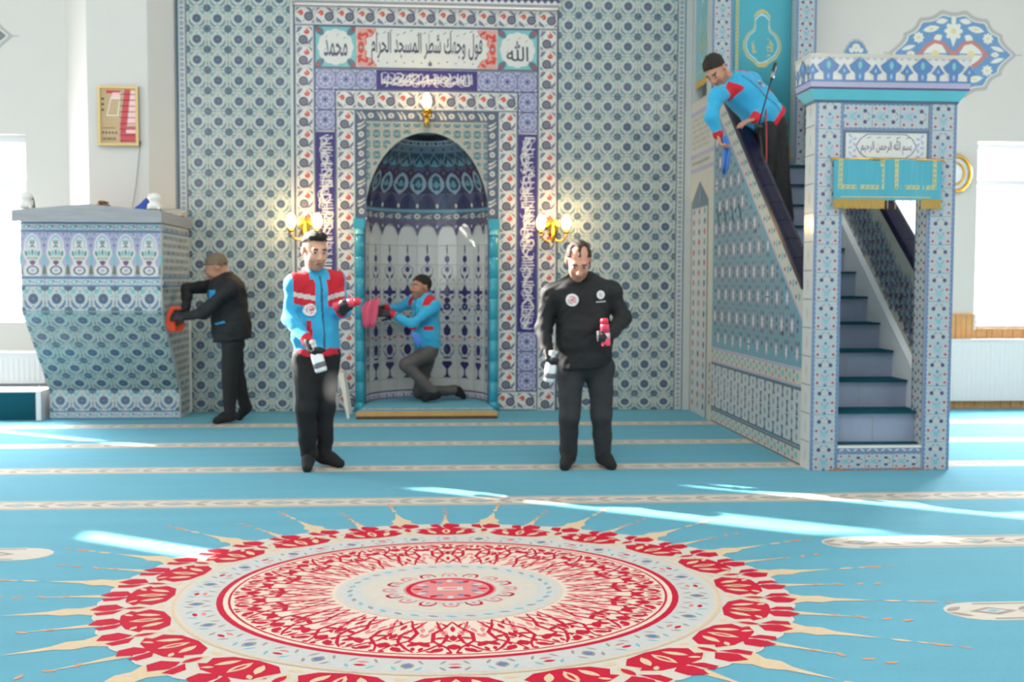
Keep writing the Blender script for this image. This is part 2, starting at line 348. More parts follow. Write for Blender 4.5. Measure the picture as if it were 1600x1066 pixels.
# pine dado on the east part of the back wall
dado = tag(link('trim_2', None), kind='structure')
mb = MB(); x = 3.66
while x < 8.4:
    top = .985 if (5.2 < x < 5.64) else .83
    mb.box(x, x+.052, -.016-.004*(int(x*19) % 2), -.001, .0, top-.012, M['pine']); x += .056
tag(mb.build('pine_boards', dado), kind='stuff')
MB().box(5.2, 5.64, -.03, -.001, .973, .99, M['pine']).box(5.64, 5.66, -.03, -.001, .82, .99, M['enamel']).build('dado_cap', dado)
MB().box(5.66, 8.4, -.03, -.001, .818, .835, M['pine']).build('dado_cap', dado)

# ------------------------------------------------------------------ carpet ornament woven into the floor
ROW0, ROWD = -1.0817, -1.1977
def lozenge():
    p = Pat(); p.poly([(-.1, 0), (0, .052), (.1, 0), (0, -.052)], M['taupe'], 2).poly([(-.062, 0), (0, .03), (.062, 0), (0, -.03)], M['wool_grey'], 3).poly([(-.03, 0), (0, .016), (.03, 0), (0, -.016)], M['wool_teal'], 4)
    p.leaf(-.15, .035, .1, .035, .6, M['taupe'], 2).leaf(-.15, -.035, .1, .035, -.6, M['taupe'], 2)
    return p
LZ = lozenge()
def stripe(x0, x1, y, capl=False, capr=False):
    p = Pat(); hw = .125; pts = []
    if capr: pts += [(x1-.16+.16*math.sin(a), -hw*math.cos(a)) for a in [PI*k/8 for k in range(9)]]
    else: pts += [(x1, -hw), (x1, hw)]
    if capl: pts += [(x0+.16-.16*math.sin(a), hw*math.cos(a)) for a in [PI*k/8 for k in range(9)]]
    else: pts += [(x0, hw), (x0, -hw)]
    p.poly(pts, M['cream'], 1)
    for s in (-1, 1): p.rect(x0+(.16 if capl else 0), x1-(.16 if capr else 0), s*.1-.008, s*.1+.008, M['taupe'], 2)
    x = x0+.2
    while x < x1-.1: p.put(LZ, x, 0); x += .3
    mb = MB(); p.into(mb, lambda a, b, L: (a, b, L*.0006)); mb.build('carpet_stripe', floor, (0, y, 0))
for n in range(10):
    y = ROW0+ROWD*n
    if 4 <= n <= 6:
        e = (1.82, 1.98) if n == 4 else (2.0, 2.065)
        stripe(-7.4, -e[0], y, False, True); stripe(e[1], 8.4, y, True, False)
    else: stripe(-7.4, 8.4, y)

def medallion():
    p = Pat(); T = 2*PI
    def pol(r, a): return (r*math.cos(a), r*math.sin(a))
    def disc(r, m, L, n=72): p.poly([pol(r, T*k/n) for k in range(n)], m, L)
    def pts(lst, a): return [pol(r, a+d) for r, d in lst]
    N = 20
    for k in range(N):                       # rays
        a = T*(k+.5)/N
        p.poly(pts([(1.40, -.075), (1.50, -.03), (1.56, -.035), (1.62, -.014), (1.80, 0), (1.62, .014), (1.56, .035), (1.50, .03), (1.40, .075)], a), M['tan'], 1)
        for r, q in ((1.86, .026), (1.94, .018), (2.0, .03), (2.09, .016)): p.leaf(*pol(r, a), q*3.2, q, a, M['tan' if r < 1.95 else 'rust'], 1)
        a = T*k/N
        p.poly(pts([(1.42, -.02), (1.56, -.006), (1.74, 0), (1.56, .006), (1.42, .02)], a), M['tan'], 1)
        for r in (1.60, 1.70, 1.80, 1.88): p.leaf(*pol(r, a), .06, .022, a+.7*(-1)**int(r*10), M['rust'], 1)
    n = 40
    p.poly([pol(1.40+.05*abs(math.sin(n*T*k/240/1.0/2)), T*k/240) for k in range(240)], M['cream'], 2)
    for k in range(n):                       # petal wreath
        a = T*k/n; b = T*(k+.5)/n; s = 1 if k % 2 else -1
        p.poly(pts([(1.33, -.01), (1.37, -.055), (1.43, -.05), (1.465, -.005), (1.42, .01), (1.37, .012)], a), M['crimson'], 3)
        p.poly(pts([(1.33, .01), (1.37, .055), (1.43, .06), (1.445, .03), (1.39, .02)], a), M['crimson'], 3)
        if k % 2 == 0:
            p.poly(pts([(1.155, 0), (1.175, -.09), (1.23, -.13), (1.28, -.105), (1.30, -.125), (1.34, -.075), (1.35, 0), (1.34, .075), (1.30, .125), (1.28, .105), (1.23, .13), (1.175, .09)], a), M['crimson'], 3)
            p.leaf(*pol(1.25, a), .13, .045, a, M['tan'], 4); p.leaf(*pol(1.25, a), .08, .016, a, M['crimson'], 5)
            for s_ in (-1, 1): p.leaf(*pol(1.235, a+s_*.06), .10, .035, a+s_*.45, M['tan'], 4); p.leaf(*pol(1.31, a+s_*.075), .05, .022, a+s_*.9, M['tan'], 4)
        else:
            p.leaf(*pol(1.28, a), .12, .05, a, M['tan'], 3); p.leaf(*pol(1.29, a), .09, .035, a, M['crimson'], 4); p.leaf(*pol(1.40, a), .07, .05, a, M['crimson'], 4); p.leaf(*pol(1.19, a), .06, .03, a+PI/2, M['tan'], 3)
            for s_ in (-1, 1): p.leaf(*pol(1.30, a+s_*.05), .08, .02, a+s_*.5, M['tan'], 3)
    disc(1.147, M['tan'], 5); disc(1.135, M['cream'], 6); disc(1.118, M['wool_grey'], 7)
    for k in range(n):                       # pale band
        a = T*k/n
        if k % 2: p.leaf(*pol(1.05, a), .07, .05, a, M['taupe'], 8); p.leaf(*pol(1.05, a), .04, .035, a, M['wool_blue'], 9)
        else:
            p.leaf(*pol(1.065, a), .05, .022, a+PI/2, M['crimson'], 8); p.leaf(*pol(1.03, a), .05, .02, a+PI/2, M['pinkwool'], 8)
        for d, q in ((-.04, .5), (.04, -.5)): p.leaf(*pol(1.08, a+d), .05, .014, a+q, M['wool_teal' if k % 3 else 'taupe'], 8); p.leaf(*pol(1.01, a-d), .05, .012, a+q, M['taupe'], 8)
    p.ring(0, 0, .945, .972, M['crimson'], 8, 72); disc(.945, mat('blush_wool', (214, 194, 180), .95, .06, 30, spec=.1), 8); p.ring(0, 0, .915, .925, M['crimson'], 9, 72)
    for k in range(20):                      # arabesque field
        a = T*k/20
        for s in (-1, 1):
            p.stroke(pts([(.50, 0), (.58, s*.05), (.66, s*.11), (.76, s*.10), (.84, s*.03), (.90, s*.01)], a), [.008, .012, .018, .016, .012, .007], M['crimson'], 9)
            p.stroke(pts([(.50, s*.12), (.60, s*.08), (.70, s*.03), (.78, s*.05), (.86, s*.11), (.90, s*.15)], a), [.007, .014, .018, .013, .015, .008], M['crimson'], 9)
            p.leaf(*pol(.87, a+s*.07), .07, .04, a+s*.7, M['crimson'], 9); p.leaf(*pol(.80, a+s*.135), .08, .04, a-s*.5, M['crimson'], 9)
            p.leaf(*pol(.72, a+s*.07), .06, .026, a+s*1.1, M['crimson'], 9); p.leaf(*pol(.62, a+s*.13), .07, .02, a+s*.3, M['pinkwool'], 9); p.leaf(*pol(.55, a+s*.05), .06, .016, a-s*.4, M['crimson'], 9)
            p.leaf(*pol(.665, a+s*.045), .05, .02, a+s*.5, M['pinkwool'], 9); p.leaf(*pol(.90, a+s*.02), .03, .025, a+s, M['crimson'], 9)
            for r_, d_, l_, q_ in ((.53, .09, .05, .2), (.58, .10, .06, -.3), (.64, .06, .05, .9), (.69, .145, .06, .4), (.75, .03, .05, -.8), (.78, .12, .05, 1.2), (.86, .14, .05, .3), (.89, .10, .04, -.9), (.82, .06, .04, .2)): p.leaf(*pol(r_, a+s*d_), l_, .018, a+s*q_, M['pinkwool' if r_ < .7 else 'crimson'], 9)
        p.leaf(*pol(.83, a), .07, .055, a, M['crimson'], 10); p.leaf(*pol(.72, a), .08, .03, a, M['crimson'], 10); p.leaf(*pol(.60, a), .08, .02, a, M['crimson'], 10)
    disc(.485, M['cream'], 11); disc(.465, M['wool_grey'], 12)
    for k in range(36): p.leaf(*pol(.425, T*k/36), .05, .02, T*k/36+1.2, M['wool_teal' if k % 2 else 'taupe'], 13)
    disc(.375, M['cream'], 13)
    for k in range(16):                      # small lobed ring
        a = T*k/16
        p.poly(pts([(.21, -.12), (.25, -.15), (.285, -.09), (.29, 0), (.285, .09), (.25, .15), (.21, .12)], a), M['crimson' if k % 2 else 'pinkwool'], 14)
        p.poly(pts([(.21, -.1), (.245, -.11), (.272, -.06), (.275, 0), (.272, .06), (.245, .11), (.21, .1)], a), M['wool_grey'], 15)
        p.leaf(*pol(.245, a), .03, .02, a, M['pinkwool'], 16)
    disc(.225, M['cream'], 16); disc(.198, M['pinkwool'], 17); disc(.188, M['crimson'], 18); disc(.168, M['pinkwool'], 19)
    for k in range(12): p.leaf(*pol(.14, T*k/12), .05, .03, T*k/12, M['wool_grey' if k % 2 else 'crimson'], 20)
    for k in range(8): p.leaf(*pol(.115, T*(k+.5)/8), .035, .025, 0, M['wool_blue'], 21)
    p.rect(-.055, .055, -.03, .03, M['cream'], 22); p.rect(-.03, .03, -.012, .012, M['pinkwool'], 23)
    mb = MB(); p.into(mb, lambda a, b, L: (a, b*.913, .0006+L*.0004)); mb.build('carpet_medallion', floor, (.08, -6.64, 0))
medallion()
# ------------------------------------------------------------------ glazed tiles
def t_floral():
    p = Pat()
    for s in (-1, 1):
        p.stroke([(s*.05, -.40), (s*.16, -.37), (s*.27, -.29), (s*.345, -.17), (s*.375, -.02)], [.03, .10, .125, .10, .02], G['teal'], 1)                  # cup petals
        p.leaf(s*.285, .30, .30, .17, -s*.7, G['leaf'], 1)
        p.leaf(s*.40, .10, .2, .06, s*1.1, G['sage'], 1); p.leaf(s*.2, -.47, .16, .04, s*.4, G['steel'], 1)
        p.circ(s*.5, -.13, .03, G['brown'], 1, 6); p.leaf(s*.15, .42, .16, .03, s*.9, G['brown'], 1); p.leaf(s*.47, -.22, .1, .03, s*1.2, G['brown'], 1)
        for q in (-1, 1):                                                                                               # quarter flowers at the corners
            pts = [(s*.5, q*.5)]+[(s*(.5-.19*math.cos(a)*(1+.1*math.cos(8*a))), q*(.5-.19*math.sin(a)*(1+.1*math.cos(8*a)))) for a in [PI/2*k/6 for k in range(7)]]
            p.poly(pts if s*q < 0 else pts[::-1], G['slate'], 1)
    p.circ(0, 0, .215, G['navy'], 2, 16); p.circ(0, 0, .045, G['steel'], 3, 8)
    for k in range(8): p.circ(.13*math.cos(k*PI/4), .13*math.sin(k*PI/4), .03, G['slate'], 3, 6)
    p.poly([(-.05, .26), (.05, .26), (0, .38)], G['grey'], 1); p.leaf(0, -.30, .1, .05, PI/2, G['navy'], 1)
    return p
def t_floral_light():
    q = Pat()
    for pts, m, L in t_floral().p: q.p.append((pts, {G['teal']: mat('glaze_slate_blue', (92, 116, 146), .16), G['leaf']: G['aqua']}.get(m, m), L))
    return q
def t_red():           # border with grey discs and red blossoms
    p = Pat()
    p.rect(-.5, -.455, -.5, .5, G['navy'], 1).rect(.455, .5, -.5, .5, G['navy'], 1).rect(-.43, -.415, -.5, .5, G['grey'], 1).rect(.415, .43, -.5, .5, G['grey'], 1)
    p.poly([(-.40, .12), (-.24, .22), (-.08, .42), (-.18, .46), (-.36, .30)], mat('glaze_mauve', (112, 108, 134), .16), 1).poly([(.40, -.02), (.24, -.2), (.06, -.42), (.24, -.40), (.38, -.22)], mat('glaze_mauve', (112, 108, 134), .16), 1)
    p.poly([(.16, .48), (.38, .40), (.38, .22), (.28, .36)], G['slate'], 1).poly([(-.38, -.46), (-.2, -.48), (-.38, -.3)], G['slate'], 1)
    p.leaf(-.3, .40, .2, .07, .8, G['teal'], 2)
    p.leaf(-.28, .06, .16, .06, 1.2, G['teal'], 2); p.leaf(.3, -.42, .14, .06, .3, G['teal'], 2)
    p.circ(-.06, -.2, .235, G['ink'], 2, 14); p.circ(-.06, -.2, .175, mat('glaze_disc', (112, 112, 124), .16), 3, 12); p.circ(-.06, -.2, .04, G['plum'], 4, 6)
    p.poly([(.0, .12), (.12, .06), (.26, .14), (.24, .26), (.12, .36), (.08, .26), (-.02, .24)], G['red'], 2); p.poly([(.05, .3), (.12, .44), (.2, .32)], G['rose'], 2); p.leaf(.12, .2, .1, .06, .8, G['rose'], 3)
    return p
def t_rosette(L0='lav', L1='lavlite'):
    p = Pat(); p.rect(-.5, .5, -.5, .5, G[L0], 1)
    p.ring(0, 0, .42, .455, G[L1], 2, 16)
    for k in range(8):
        a = 2*PI*k/8+PI/8; p.leaf(.27*math.cos(a), .27*math.sin(a), .22, .15, a, G[L1], 3); p.circ(.29*math.cos(a), .29*math.sin(a), .045, G['lav'], 4, 6)
    p.circ(0, 0, .07, G['deep'], 3, 8)
    for s in (-1, 1):
        for q in (-1, 1): p.leaf(s*.43, q*.43, .16, .09, s*q*PI/4+PI/2, G[L1], 3)
    p.rect(-.5, .5, .485, .5, G['deep'], 3).rect(-.5, .5, -.5, -.485, G['deep'], 3)
    return p
def t_band():          # narrow border with beige rosettes
    p = Pat(); p.rect(-.5, .5, -.5, .5, G['navy'], 1)
    p.circ(0, -.22, .26, G['beige'], 2, 10, .16); p.circ(0, -.22, .1, G['navy'], 3, 6, .06)
    for s, z in ((1, .14), (-1, .34)): p.poly([(-.38, z-.12), (-.1, z-.1), (.38, z+.1), (.36, z+.18), (.05, z+.06), (-.36, z-.02)], G['beige'], 2)
    p.leaf(.3, .42, .3, .08, .6, G['teal'], 2)
    return p
def t_dots():          # white border with paired dots, of the stair pulpit
    p = Pat()
    for s in (-1, 1):
        p.rect(s*.45-.05, s*.45+.05, -.5, .5, G['steel'], 1); p.leaf(s*.1, -.12, .2, .03, s*1.0, G['teal'], 1); p.leaf(s*.3, .08, .2, .035, -s*.9, G['mint'], 1); p.leaf(s*.1, .38, .2, .035, -s*.7, G['teal'], 1)
        for k in range(6): p.circ(s*.41, -.42+k/6, .04, G['blue'], 2, 5)
        p.circ(s*.19, .25, .075, G['purple'], 2, 8); p.circ(s*.28, -.08, .05, G['crim'], 2, 6); p.circ(s*.28, -.38, .05, G['crim'], 2, 6)
        p.leaf(s*.12, .05, .14, .05, s*.8, G['mint'], 1); p.leaf(s*.12, -.5, .12, .05, -s*.8, G['mint'], 1)
    p.circ(0, -.22, .1, G['aqua'], 2, 8); p.circ(0, .02, .06, G['blue'], 2, 6); p.circ(0, -.46, .06, G['blue'], 2, 6)
    p.rect(-.14, .14, .23, .27, G['beige'], 1); p.ring(0, -.22, .15, .18, G['lilac'], 1, 10)
    return p
def t_small():         # little square field tile with a red star
    p = Pat()
    for s in (-1, 1):
        for q in (-1, 1):
            p.poly([(s*.15, q*.47), (s*.15, q*.26), (s*.26, q*.15), (s*.47, q*.15), (s*.47, q*.47)], G['domedark'], 1); p.leaf(s*.31, q*.31, .34, .1, s*q*PI/4, G['aqua'], 2); p.leaf(s*.5, q*.25, .2, .06, PI/2, G['brown'], 1)
    p.circ(0, 0, .10, G['rose'], 1, 8); p.circ(0, 0, .05, G['red'], 2, 6)
    for k in range(4): p.leaf(.2*math.cos(k*PI/2), .2*math.sin(k*PI/2), .16, .05, k*PI/2, G['grey'], 1)
    return p
def t_hedge():         # edge strip
    p = Pat(); p.rect(-.5, -.40, -.5, .5, G['slate'], 1).rect(.40, .5, -.5, .5, G['slate'], 1)
    for k in range(2): p.ring(0, -.25+.5*k, .17, .23, G['slate'], 1, 8, sz=.45); p.circ(0, -.25+.5*k, .1, G['grey'], 1, 8, .05); p.leaf(0, .5*k, .5, .1, 0, G['steel'], 1)
    return p
T = {}
T['floral'] = tile_mesh('floral_tile', t_floral(), G['ground'])
T['floral_light'] = tile_mesh('floral_light_tile', t_floral_light(), G['pale'])
T['red'] = tile_mesh('red_blossom_tile', t_red(), G['white'], .2, .2)
T['rosette'] = tile_mesh('rosette_tile', t_rosette(), G['lav'])
T['band'] = tile_mesh('band_tile', t_band(), G['navy'], .105, .2)
T['dots'] = tile_mesh('dotted_tile', t_dots(), G['mist'])
T['hedge'] = tile_mesh('edge_tile', t_hedge(), G['pale'], .085, .2)
Z0 = .0677
# tiled cladding of the back wall: five columns west of the niche, six east of it
def floral_field(x0, n, rows):
    for j in range(rows):
        for i in range(n):
            z = Z0+.2*j
            if j == 0: place(T['floral'], wall_back, x0+.2*i, -.001, .085, sz=.82)
            else: place(T['floral'], wall_back, x0+.2*i, -.001, z)
floral_field(-2.2741, 5, 22); floral_field(1.3826, 6, 22)
for j in range(22): place(T['hedge'], wall_back, -2.42, -.001, Z0+.2*j if j else .085, sz=1 if j else .82)
for j in range(22): place(T['hedge'], wall_back, 2.53, -.001, Z0+.2*j if j else .085, sz=1 if j else .82)
MB().box(2.575, 2.64, -.012, -.001, 0, 4.4, G['pale']).build('edge_strip', wall_back)
MB().box(-2.475, -2.463, -.03, -.001, 0, 4.4, G['slate']).build('edge_strip', wall_back)
MB().box(-1.373, -1.342, -.02, -.001, 0, 4.1, G['pale']).build('edge_strip', wall_back)

# ------------------------------------------------------------------ prayer niche
CX = -.03; R0 = .615; ZS = 1.945; RZ = .845
niche = thing('prayer_niche', 'tall tiled prayer niche with blue half dome and red blossom border in the patterned wall', 'niche', (CX, 0, 0))
# backing slab with the arched opening
mb = MB(); A = [PI*k/24 for k in range(25)]
arch = [(R0*math.cos(a), ZS+RZ*math.sin(a)) for a in A]
outer = []
for a in A:
    c, s = math.cos(a), math.sin(a); k = min((1.305/abs(c)) if abs(c) > 1e-6 else 1e9, (4.02-ZS)/s if s > 1e-6 else 1e9); outer.append((k*c, ZS+k*s))
outer[0] = (1.305, ZS); outer[-1] = (-1.305, ZS)
for i in range(24):
    mb.add([(arch[i][0], 0, arch[i][1]), (outer[i][0], 0, outer[i][1]), (outer[i+1][0], 0, outer[i+1][1]), (arch[i+1][0], 0, arch[i+1][1])], [(0, 1, 2, 3)], G['white'])
for s in (-1, 1):
    xs = sorted((s*R0, s*1.305)); mb.add([(xs[0], 0, 0), (xs[1], 0, 0), (xs[1], 0, ZS), (xs[0], 0, ZS)], [(0, 1, 2, 3)], G['white'])
mb.add([(1.305, 0, 4.02), (1.305, 0, outer[[i for i in range(25) if outer[i][1] >= 4.0199][0]-1][1]), (outer[[i for i in range(25) if outer[i][1] >= 4.0199][0]][0], 0, 4.02)], [(0, 1, 2)], G['white'])
mb.add([(-1.305, 0, 4.02), (-outer[[i for i in range(25) if outer[i][1] >= 4.0199][0]][0], 0, 4.02), (-1.305, 0, outer[[i for i in range(25) if outer[i][1] >= 4.0199][0]-1][1])], [(0, 1, 2)], G['white'])
mb.build('backing', niche, (0, .004, 0))
YT = .003
def strip_tiles(key, x, z0, z1, rot=0, step=.2):
    n = int(round((z1-z0)/step)); h = (z1-z0)/n
    for k in range(n): place(T[key], niche, x, YT, z0+h*(k+.5), rot, sz=h/step)
strip_tiles('red', -1.205, .0, 3.82); strip_tiles('red', 1.205, .0, 3.82)
for k in range(13): place(T['red'], niche, -1.2+.2*k, YT, 3.92, -PI/2)
strip_tiles('red', -.805, .2, 3.0); strip_tiles('red', .805, .2, 3.0)
for k in range(9): place(T['red'], niche, -.8+.2*k, YT, 3.1, -PI/2)
for x in (-1.0, -.8, .8, 1.0): place(T['red'], niche, x, YT, .1, -PI/2)
strip_tiles('band', -.652, 1.95, 2.9); strip_tiles('band', .652, 1.95, 2.9)
for k in range(7): place(T['band'], niche, -.6+.2*k, YT, 2.95, -PI/2)
for s in (-1, 1):                                                     # rosettes below and above the vertical inscriptions
    for z in (.3, .5, .7): place(T['rosette'], niche, s*1.005, YT, z)
    for z in (2.9, 3.1): place(T['rosette'], niche, s*1.005, YT, z)
for k in list(range(3))+list(range(8, 11)): place(T['rosette'], niche, -1.0+.2*k, YT, 3.3)
def slab(name, x, z, w, h, base, pat, parent=niche, y=YT, th=.008, rot=(0, 0, 0)):
    mb = MB().box(-w/2, w/2, -th, 0, -h/2, h/2, base); pat.into(mb, flat(-th)); return mb.build(name, parent, (x, y, z), rot)
for s in (-1, 1):                                                     # indigo script strips
    p = Pat(); scribble(p, -.085, .085, -.97, .97, G['white'], 5+s, True, .0095, 2.6); scribble(p, -.085, .085, -.97, .97, G['lavlite'], 15+s, True, .006, 2.6)
    slab('inscription_strip', s*1.005, 1.79, .198, 1.985, G['indigo'], p)
p = Pat(); scribble(p, -.46, .46, -.085, .085, G['white'], 3, False, .009, 2.6); scribble(p, -.46, .46, -.085, .085, G['lavlite'], 33, False, .006, 2.4)
slab('inscription_strip', 0, 3.3, .995, .198, G['indigo'], p)
def writing(p, t, w, h, x, z, m, L, **k):
    for q in text_polys(t, w, h, **k): p.poly([(a+x, b+z) for a, b in q], m, L)
def roundel(t, x, w, h):
    p = Pat(); p.rect(-.195, .195, -.195, .195, G['aqua'], 1)
    for s in (-1, 1):
        for q in (-1, 1): p.leaf(s*.155, q*.155, .12, .07, s*q*PI/4, G['slate'], 2); p.circ(s*.17, q*.17, .018, G['crim'], 3, 6)
    p.poly([((.165+.012*abs(math.cos(6*a)))*math.cos(a), (.165+.012*abs(math.cos(6*a)))*math.sin(a)) for a in [2*PI*k/72 for k in range(72)]], G['white'], 2)
    writing(p, shape_arabic(t), w, h, .0, -.01, G['ink'], 3, bold=.012)
    for a, b in ((-.09, .1), (.02, .12), (-.1, -.02), (.09, .09)): p.stroke([(a-.012, b-.012), (a+.012, b+.01)], .006, G['grey'], 3)
    slab('roundel_panel', x, 3.615, .395, .395, G['aqua'], p)
roundel('محمد', -.9, .23, .17); roundel('الله', .9, .22, .2)
p = Pat(); p.rect(-.695, .695, -.195, .195, G['white'], 1)
for s in (-1, 1):
    p.poly([(s*.69, -.19), (s*.69, .19), (s*.50, .19), (s*.53, .12), (s*.6, .1), (s*.59, .04), (s*.62, 0), (s*.59, -.04), (s*.6, -.1), (s*.53, -.12), (s*.50, -.19)][::s], G['rose'], 2)
    for q in (-1, 1):
        for j in range(4): p.leaf(s*(.56+.035*j), q*(.16-.02*(j % 2)-.03*j*.6), .07, .03, s*q*(.5+j), G['red'], 3)
        p.stroke([(s*.5, q*.18), (s*.55, q*.11), (s*.61, q*.09), (s*.6, q*.03)], .008, G['red'], 3); p.leaf(s*.665, q*.12, .07, .04, 1.2, G['red'], 3)
    p.circ(s*.65, 0, .032, G['red'], 3, 10, .06); p.circ(s*.65, 0, .016, G['aqua'], 4, 8)
writing(p, shape_arabic('فول وجهك شطر المسجد الحرام'), 1.1, .31, 0, .0, G['ink'], 3, bold=.012)
for k in range(16): x = -.5+k*.066; p.stroke([(x, .12+.02*(k % 3)), (x+.028, .14+.02*(k % 3))], .006, G['ink'], 3)
for k in range(12): x = -.48+k*.085; p.circ(x, -.13-.015*(k % 2), .008, G['ink'], 3, 5)
p.circ(.03, -.155, .022, G['slate'], 3, 8)
slab('calligraphy_panel', 0, 3.615, 1.395, .395, G['white'], p)
# listels between the borders
mb = MB()
for x in (-1.106, -.906, -.706, .706, .906, 1.106):
    zt = 3.82 if abs(x) > 1.1 else 3.2 if abs(x) > .9 else 3.0
    mb.box(x-.007, x+.007, -.01, .0, 0.2, zt, G['navy'])
for z, w in ((3.818, 1.106), (3.415, 1.1), (3.2, .906), (3.0, .706)): mb.box(-w, w, -.0105, 0, z-.006, z+.006, G['navy'])
for s in (-1, 1): mb.box(s*1.307-.006, s*1.307+.006, -.012, 0, 0, 4.02, G['navy'])
mb.build('listels', niche)
p = Pat()
for k in range(40): x = -1.29+.0655*k; p.poly([(x, -.04), (x+.0327, -.075), (x+.0655, -.04)], G['purple'], 2)
p.rect(-1.31, 1.31, -.04, .1, G['domedark'], 2).rect(-1.31, 1.31, -.1, -.085, G['grey'], 2)
mb = MB().box(-1.32, 1.32, -.09, 0, -.1, .2, G['white']); p.into(mb, flat(-.09)); mb.build('hanging_cornice', niche, (0, 0, 4.13))
# spandrels above the arch
t = t_small(); p = Pat()
for i in range(-6, 6):
    for j in range(9):
        x, z = .05+.1*i, 1.985+.105*j
        q = Pat().put(t, x, z, .1)
        for pts, m, L in q.p:
            if all((a/(R0+.012))**2+((b-ZS)/(RZ+.012))**2 > 1 or b < ZS for a, b in pts) and all(abs(a) < .6 and b < 2.9 and b > ZS for a, b in pts): p.p.append((pts, m, L))
mb = MB(); ins = [i for i in range(25)]
def sp_out(a):
    c, s = math.cos(a), math.sin(a); k = min((.6+.015)/abs(c) if abs(c) > 1e-6 else 1e9, (2.9-ZS)/s if s > 1e-6 else 1e9); return (k*c, ZS+k*s)
for i in range(24):
    a, b = A[i], A[i+1]; o0, o1 = sp_out(a), sp_out(b)
    poly = [arch[i], o0]
    if abs(abs(o0[0])-.615) < 1e-6 and abs(o1[1]-2.9) < 1e-6: poly.append((.615, 2.9))
    if abs(o0[1]-2.9) < 1e-6 and abs(abs(o1[0])-.615) < 1e-6 and abs(o1[1]-2.9) > 1e-6: poly.append((-.615, 2.9))
    poly += [o1, arch[i+1]]
    mb.add([(x, 0, z) for x, z in poly], [list(range(len(poly)))], G['sage'])
p.into(mb, flat(0)); mb.build('spandrel_tiling', niche, (0, .001, 0))
# hollow of the niche: nine facets of white tiles with vase-and-flower columns
def column_pat(row):
    p = Pat(); I, U, V, S = G['deep'], G['steel'], G['mint'], G['olive']
    if row == 0: p.rect(-.5, .5, -.5, -.2, G['lavlite'], 1); [p.leaf(-.4+.2*k, -.34, .2, .1, (-1)**k, G['navy' if k % 2 else 'rose'], 2) for k in range(5)]; p.rect(-.5, .5, -.16, -.08, G['navy'], 1); p.rect(-.5, .5, -.5, -.44, G['navy'], 2)
    if row == 1: p.poly([(-.22, -.46), (.22, -.46), (.06, -.3), (.04, .0), (-.04, 0), (-.06, -.3)], I, 1); p.poly([(-.05, 0), (.05, 0), (.28, .28), (.22, .42), (-.22, .42), (-.28, .28)], I, 1); [p.leaf(s*.36, .1, .3, .06, s*1.2, V, 1) for s in (-1, 1)]
    if row == 2: p.circ(0, .05, .2, I, 1, 10, .3); [(p.leaf(s*.26, -.2, .4, .12, s*.9, U, 1), p.leaf(s*.3, .25, .34, .1, -s*.8, U, 1), p.circ(s*.36, 0, .05, S, 1, 6)) for s in (-1, 1)]; p.leaf(0, -.4, .5, .12, 0, I, 1)
    if row == 3: p.poly([(0, .42), (.2, .1), (.16, -.16), (0, -.26), (-.16, -.16), (-.2, .1)], I, 1); [(p.leaf(s*.3, -.3, .3, .1, s*.6, G['crim'], 1), p.stroke([(s*.06, .42), (s*.22, .5), (s*.38, .36)], .06, U, 1), p.leaf(s*.3, .05, .26, .08, s*1.3, V, 1)) for s in (-1, 1)]; p.circ(0, -.4, .1, U, 1, 8)
    if row == 4: p.circ(0, -.3, .13, I, 1, 8); [(p.leaf(s*.36, -.2, .26, .12, s*.4, V, 1), p.circ(s*.28, .15, .08, I, 1, 7), p.leaf(s*.2, -.02, .34, .08, s*.8, U, 1), p.leaf(s*.4, .36, .24, .06, -s*.6, U, 1)) for s in (-1, 1)]; p.circ(0, .3, .2, I, 1, 10); p.circ(0, .3, .09, U, 2, 6)
    if row == 5: [(p.circ(s*.3, -.2, .08, I, 1, 7), p.stroke([(s*.2, -.38), (s*.4, -.1), (s*.36, .3)], .05, U, 1), p.poly([(s*.1, -.05), (s*.36, -.02), (s*.34, .16), (s*.14, .14)][::s], I, 2)) for s in (-1, 1)]; p.poly([(0, .5), (.17, .15), (.12, -.1), (0, -.2), (-.12, -.1), (-.17, .15)], I, 2); p.circ(0, -.36, .16, I, 1, 8)
    if row == 6: p.circ(0, .26, .12, I, 1, 8, .16); [(p.stroke([(s*.06, .48), (s*.28, .3), (s*.24, .0), (s*.06, -.1)], .05, U, 1), p.leaf(s*.14, -.12, .34, .12, s*1.0, I, 1), p.leaf(s*.34, -.3, .24, .05, -s*.9, S, 1)) for s in (-1, 1)]; p.leaf(0, -.35, .24, .1, PI/2, U, 1)
    if row == 7: p.leaf(0, .3, .62, .08, PI/2, I, 1); p.circ(0, -.2, .13, I, 1, 10, .2); p.leaf(0, -.46, .12, .1, PI/2, U, 1)
    return p
TW = 2*R0*math.tan(PI/18)
NT = [tile_mesh('niche_tile', column_pat(r), glaze('niche_white', (196, 194, 190)), TW, .2, .006) for r in range(9)]
for k in range(9):
    a = (k-4)*PI/9
    for r in range(9):
        o = place(NT[r], niche, R0*math.sin(a), R0*math.cos(a), .18+.2*r-.0, 0, -a)
MB().prism([((R0+.02)*math.sin((k-4.5)*PI/9)/math.cos(PI/18), (R0+.02)*math.cos((k-4.5)*PI/9)/math.cos(PI/18)+.0) for k in range(10)]+[((R0+.06)*math.sin((k-4.5)*PI/9)/math.cos(PI/18), (R0+.06)*math.cos((k-4.5)*PI/9)/math.cos(PI/18)) for k in range(9, -1, -1)], .0, ZS, M['grout'], 'z').build('shell_backing', niche)
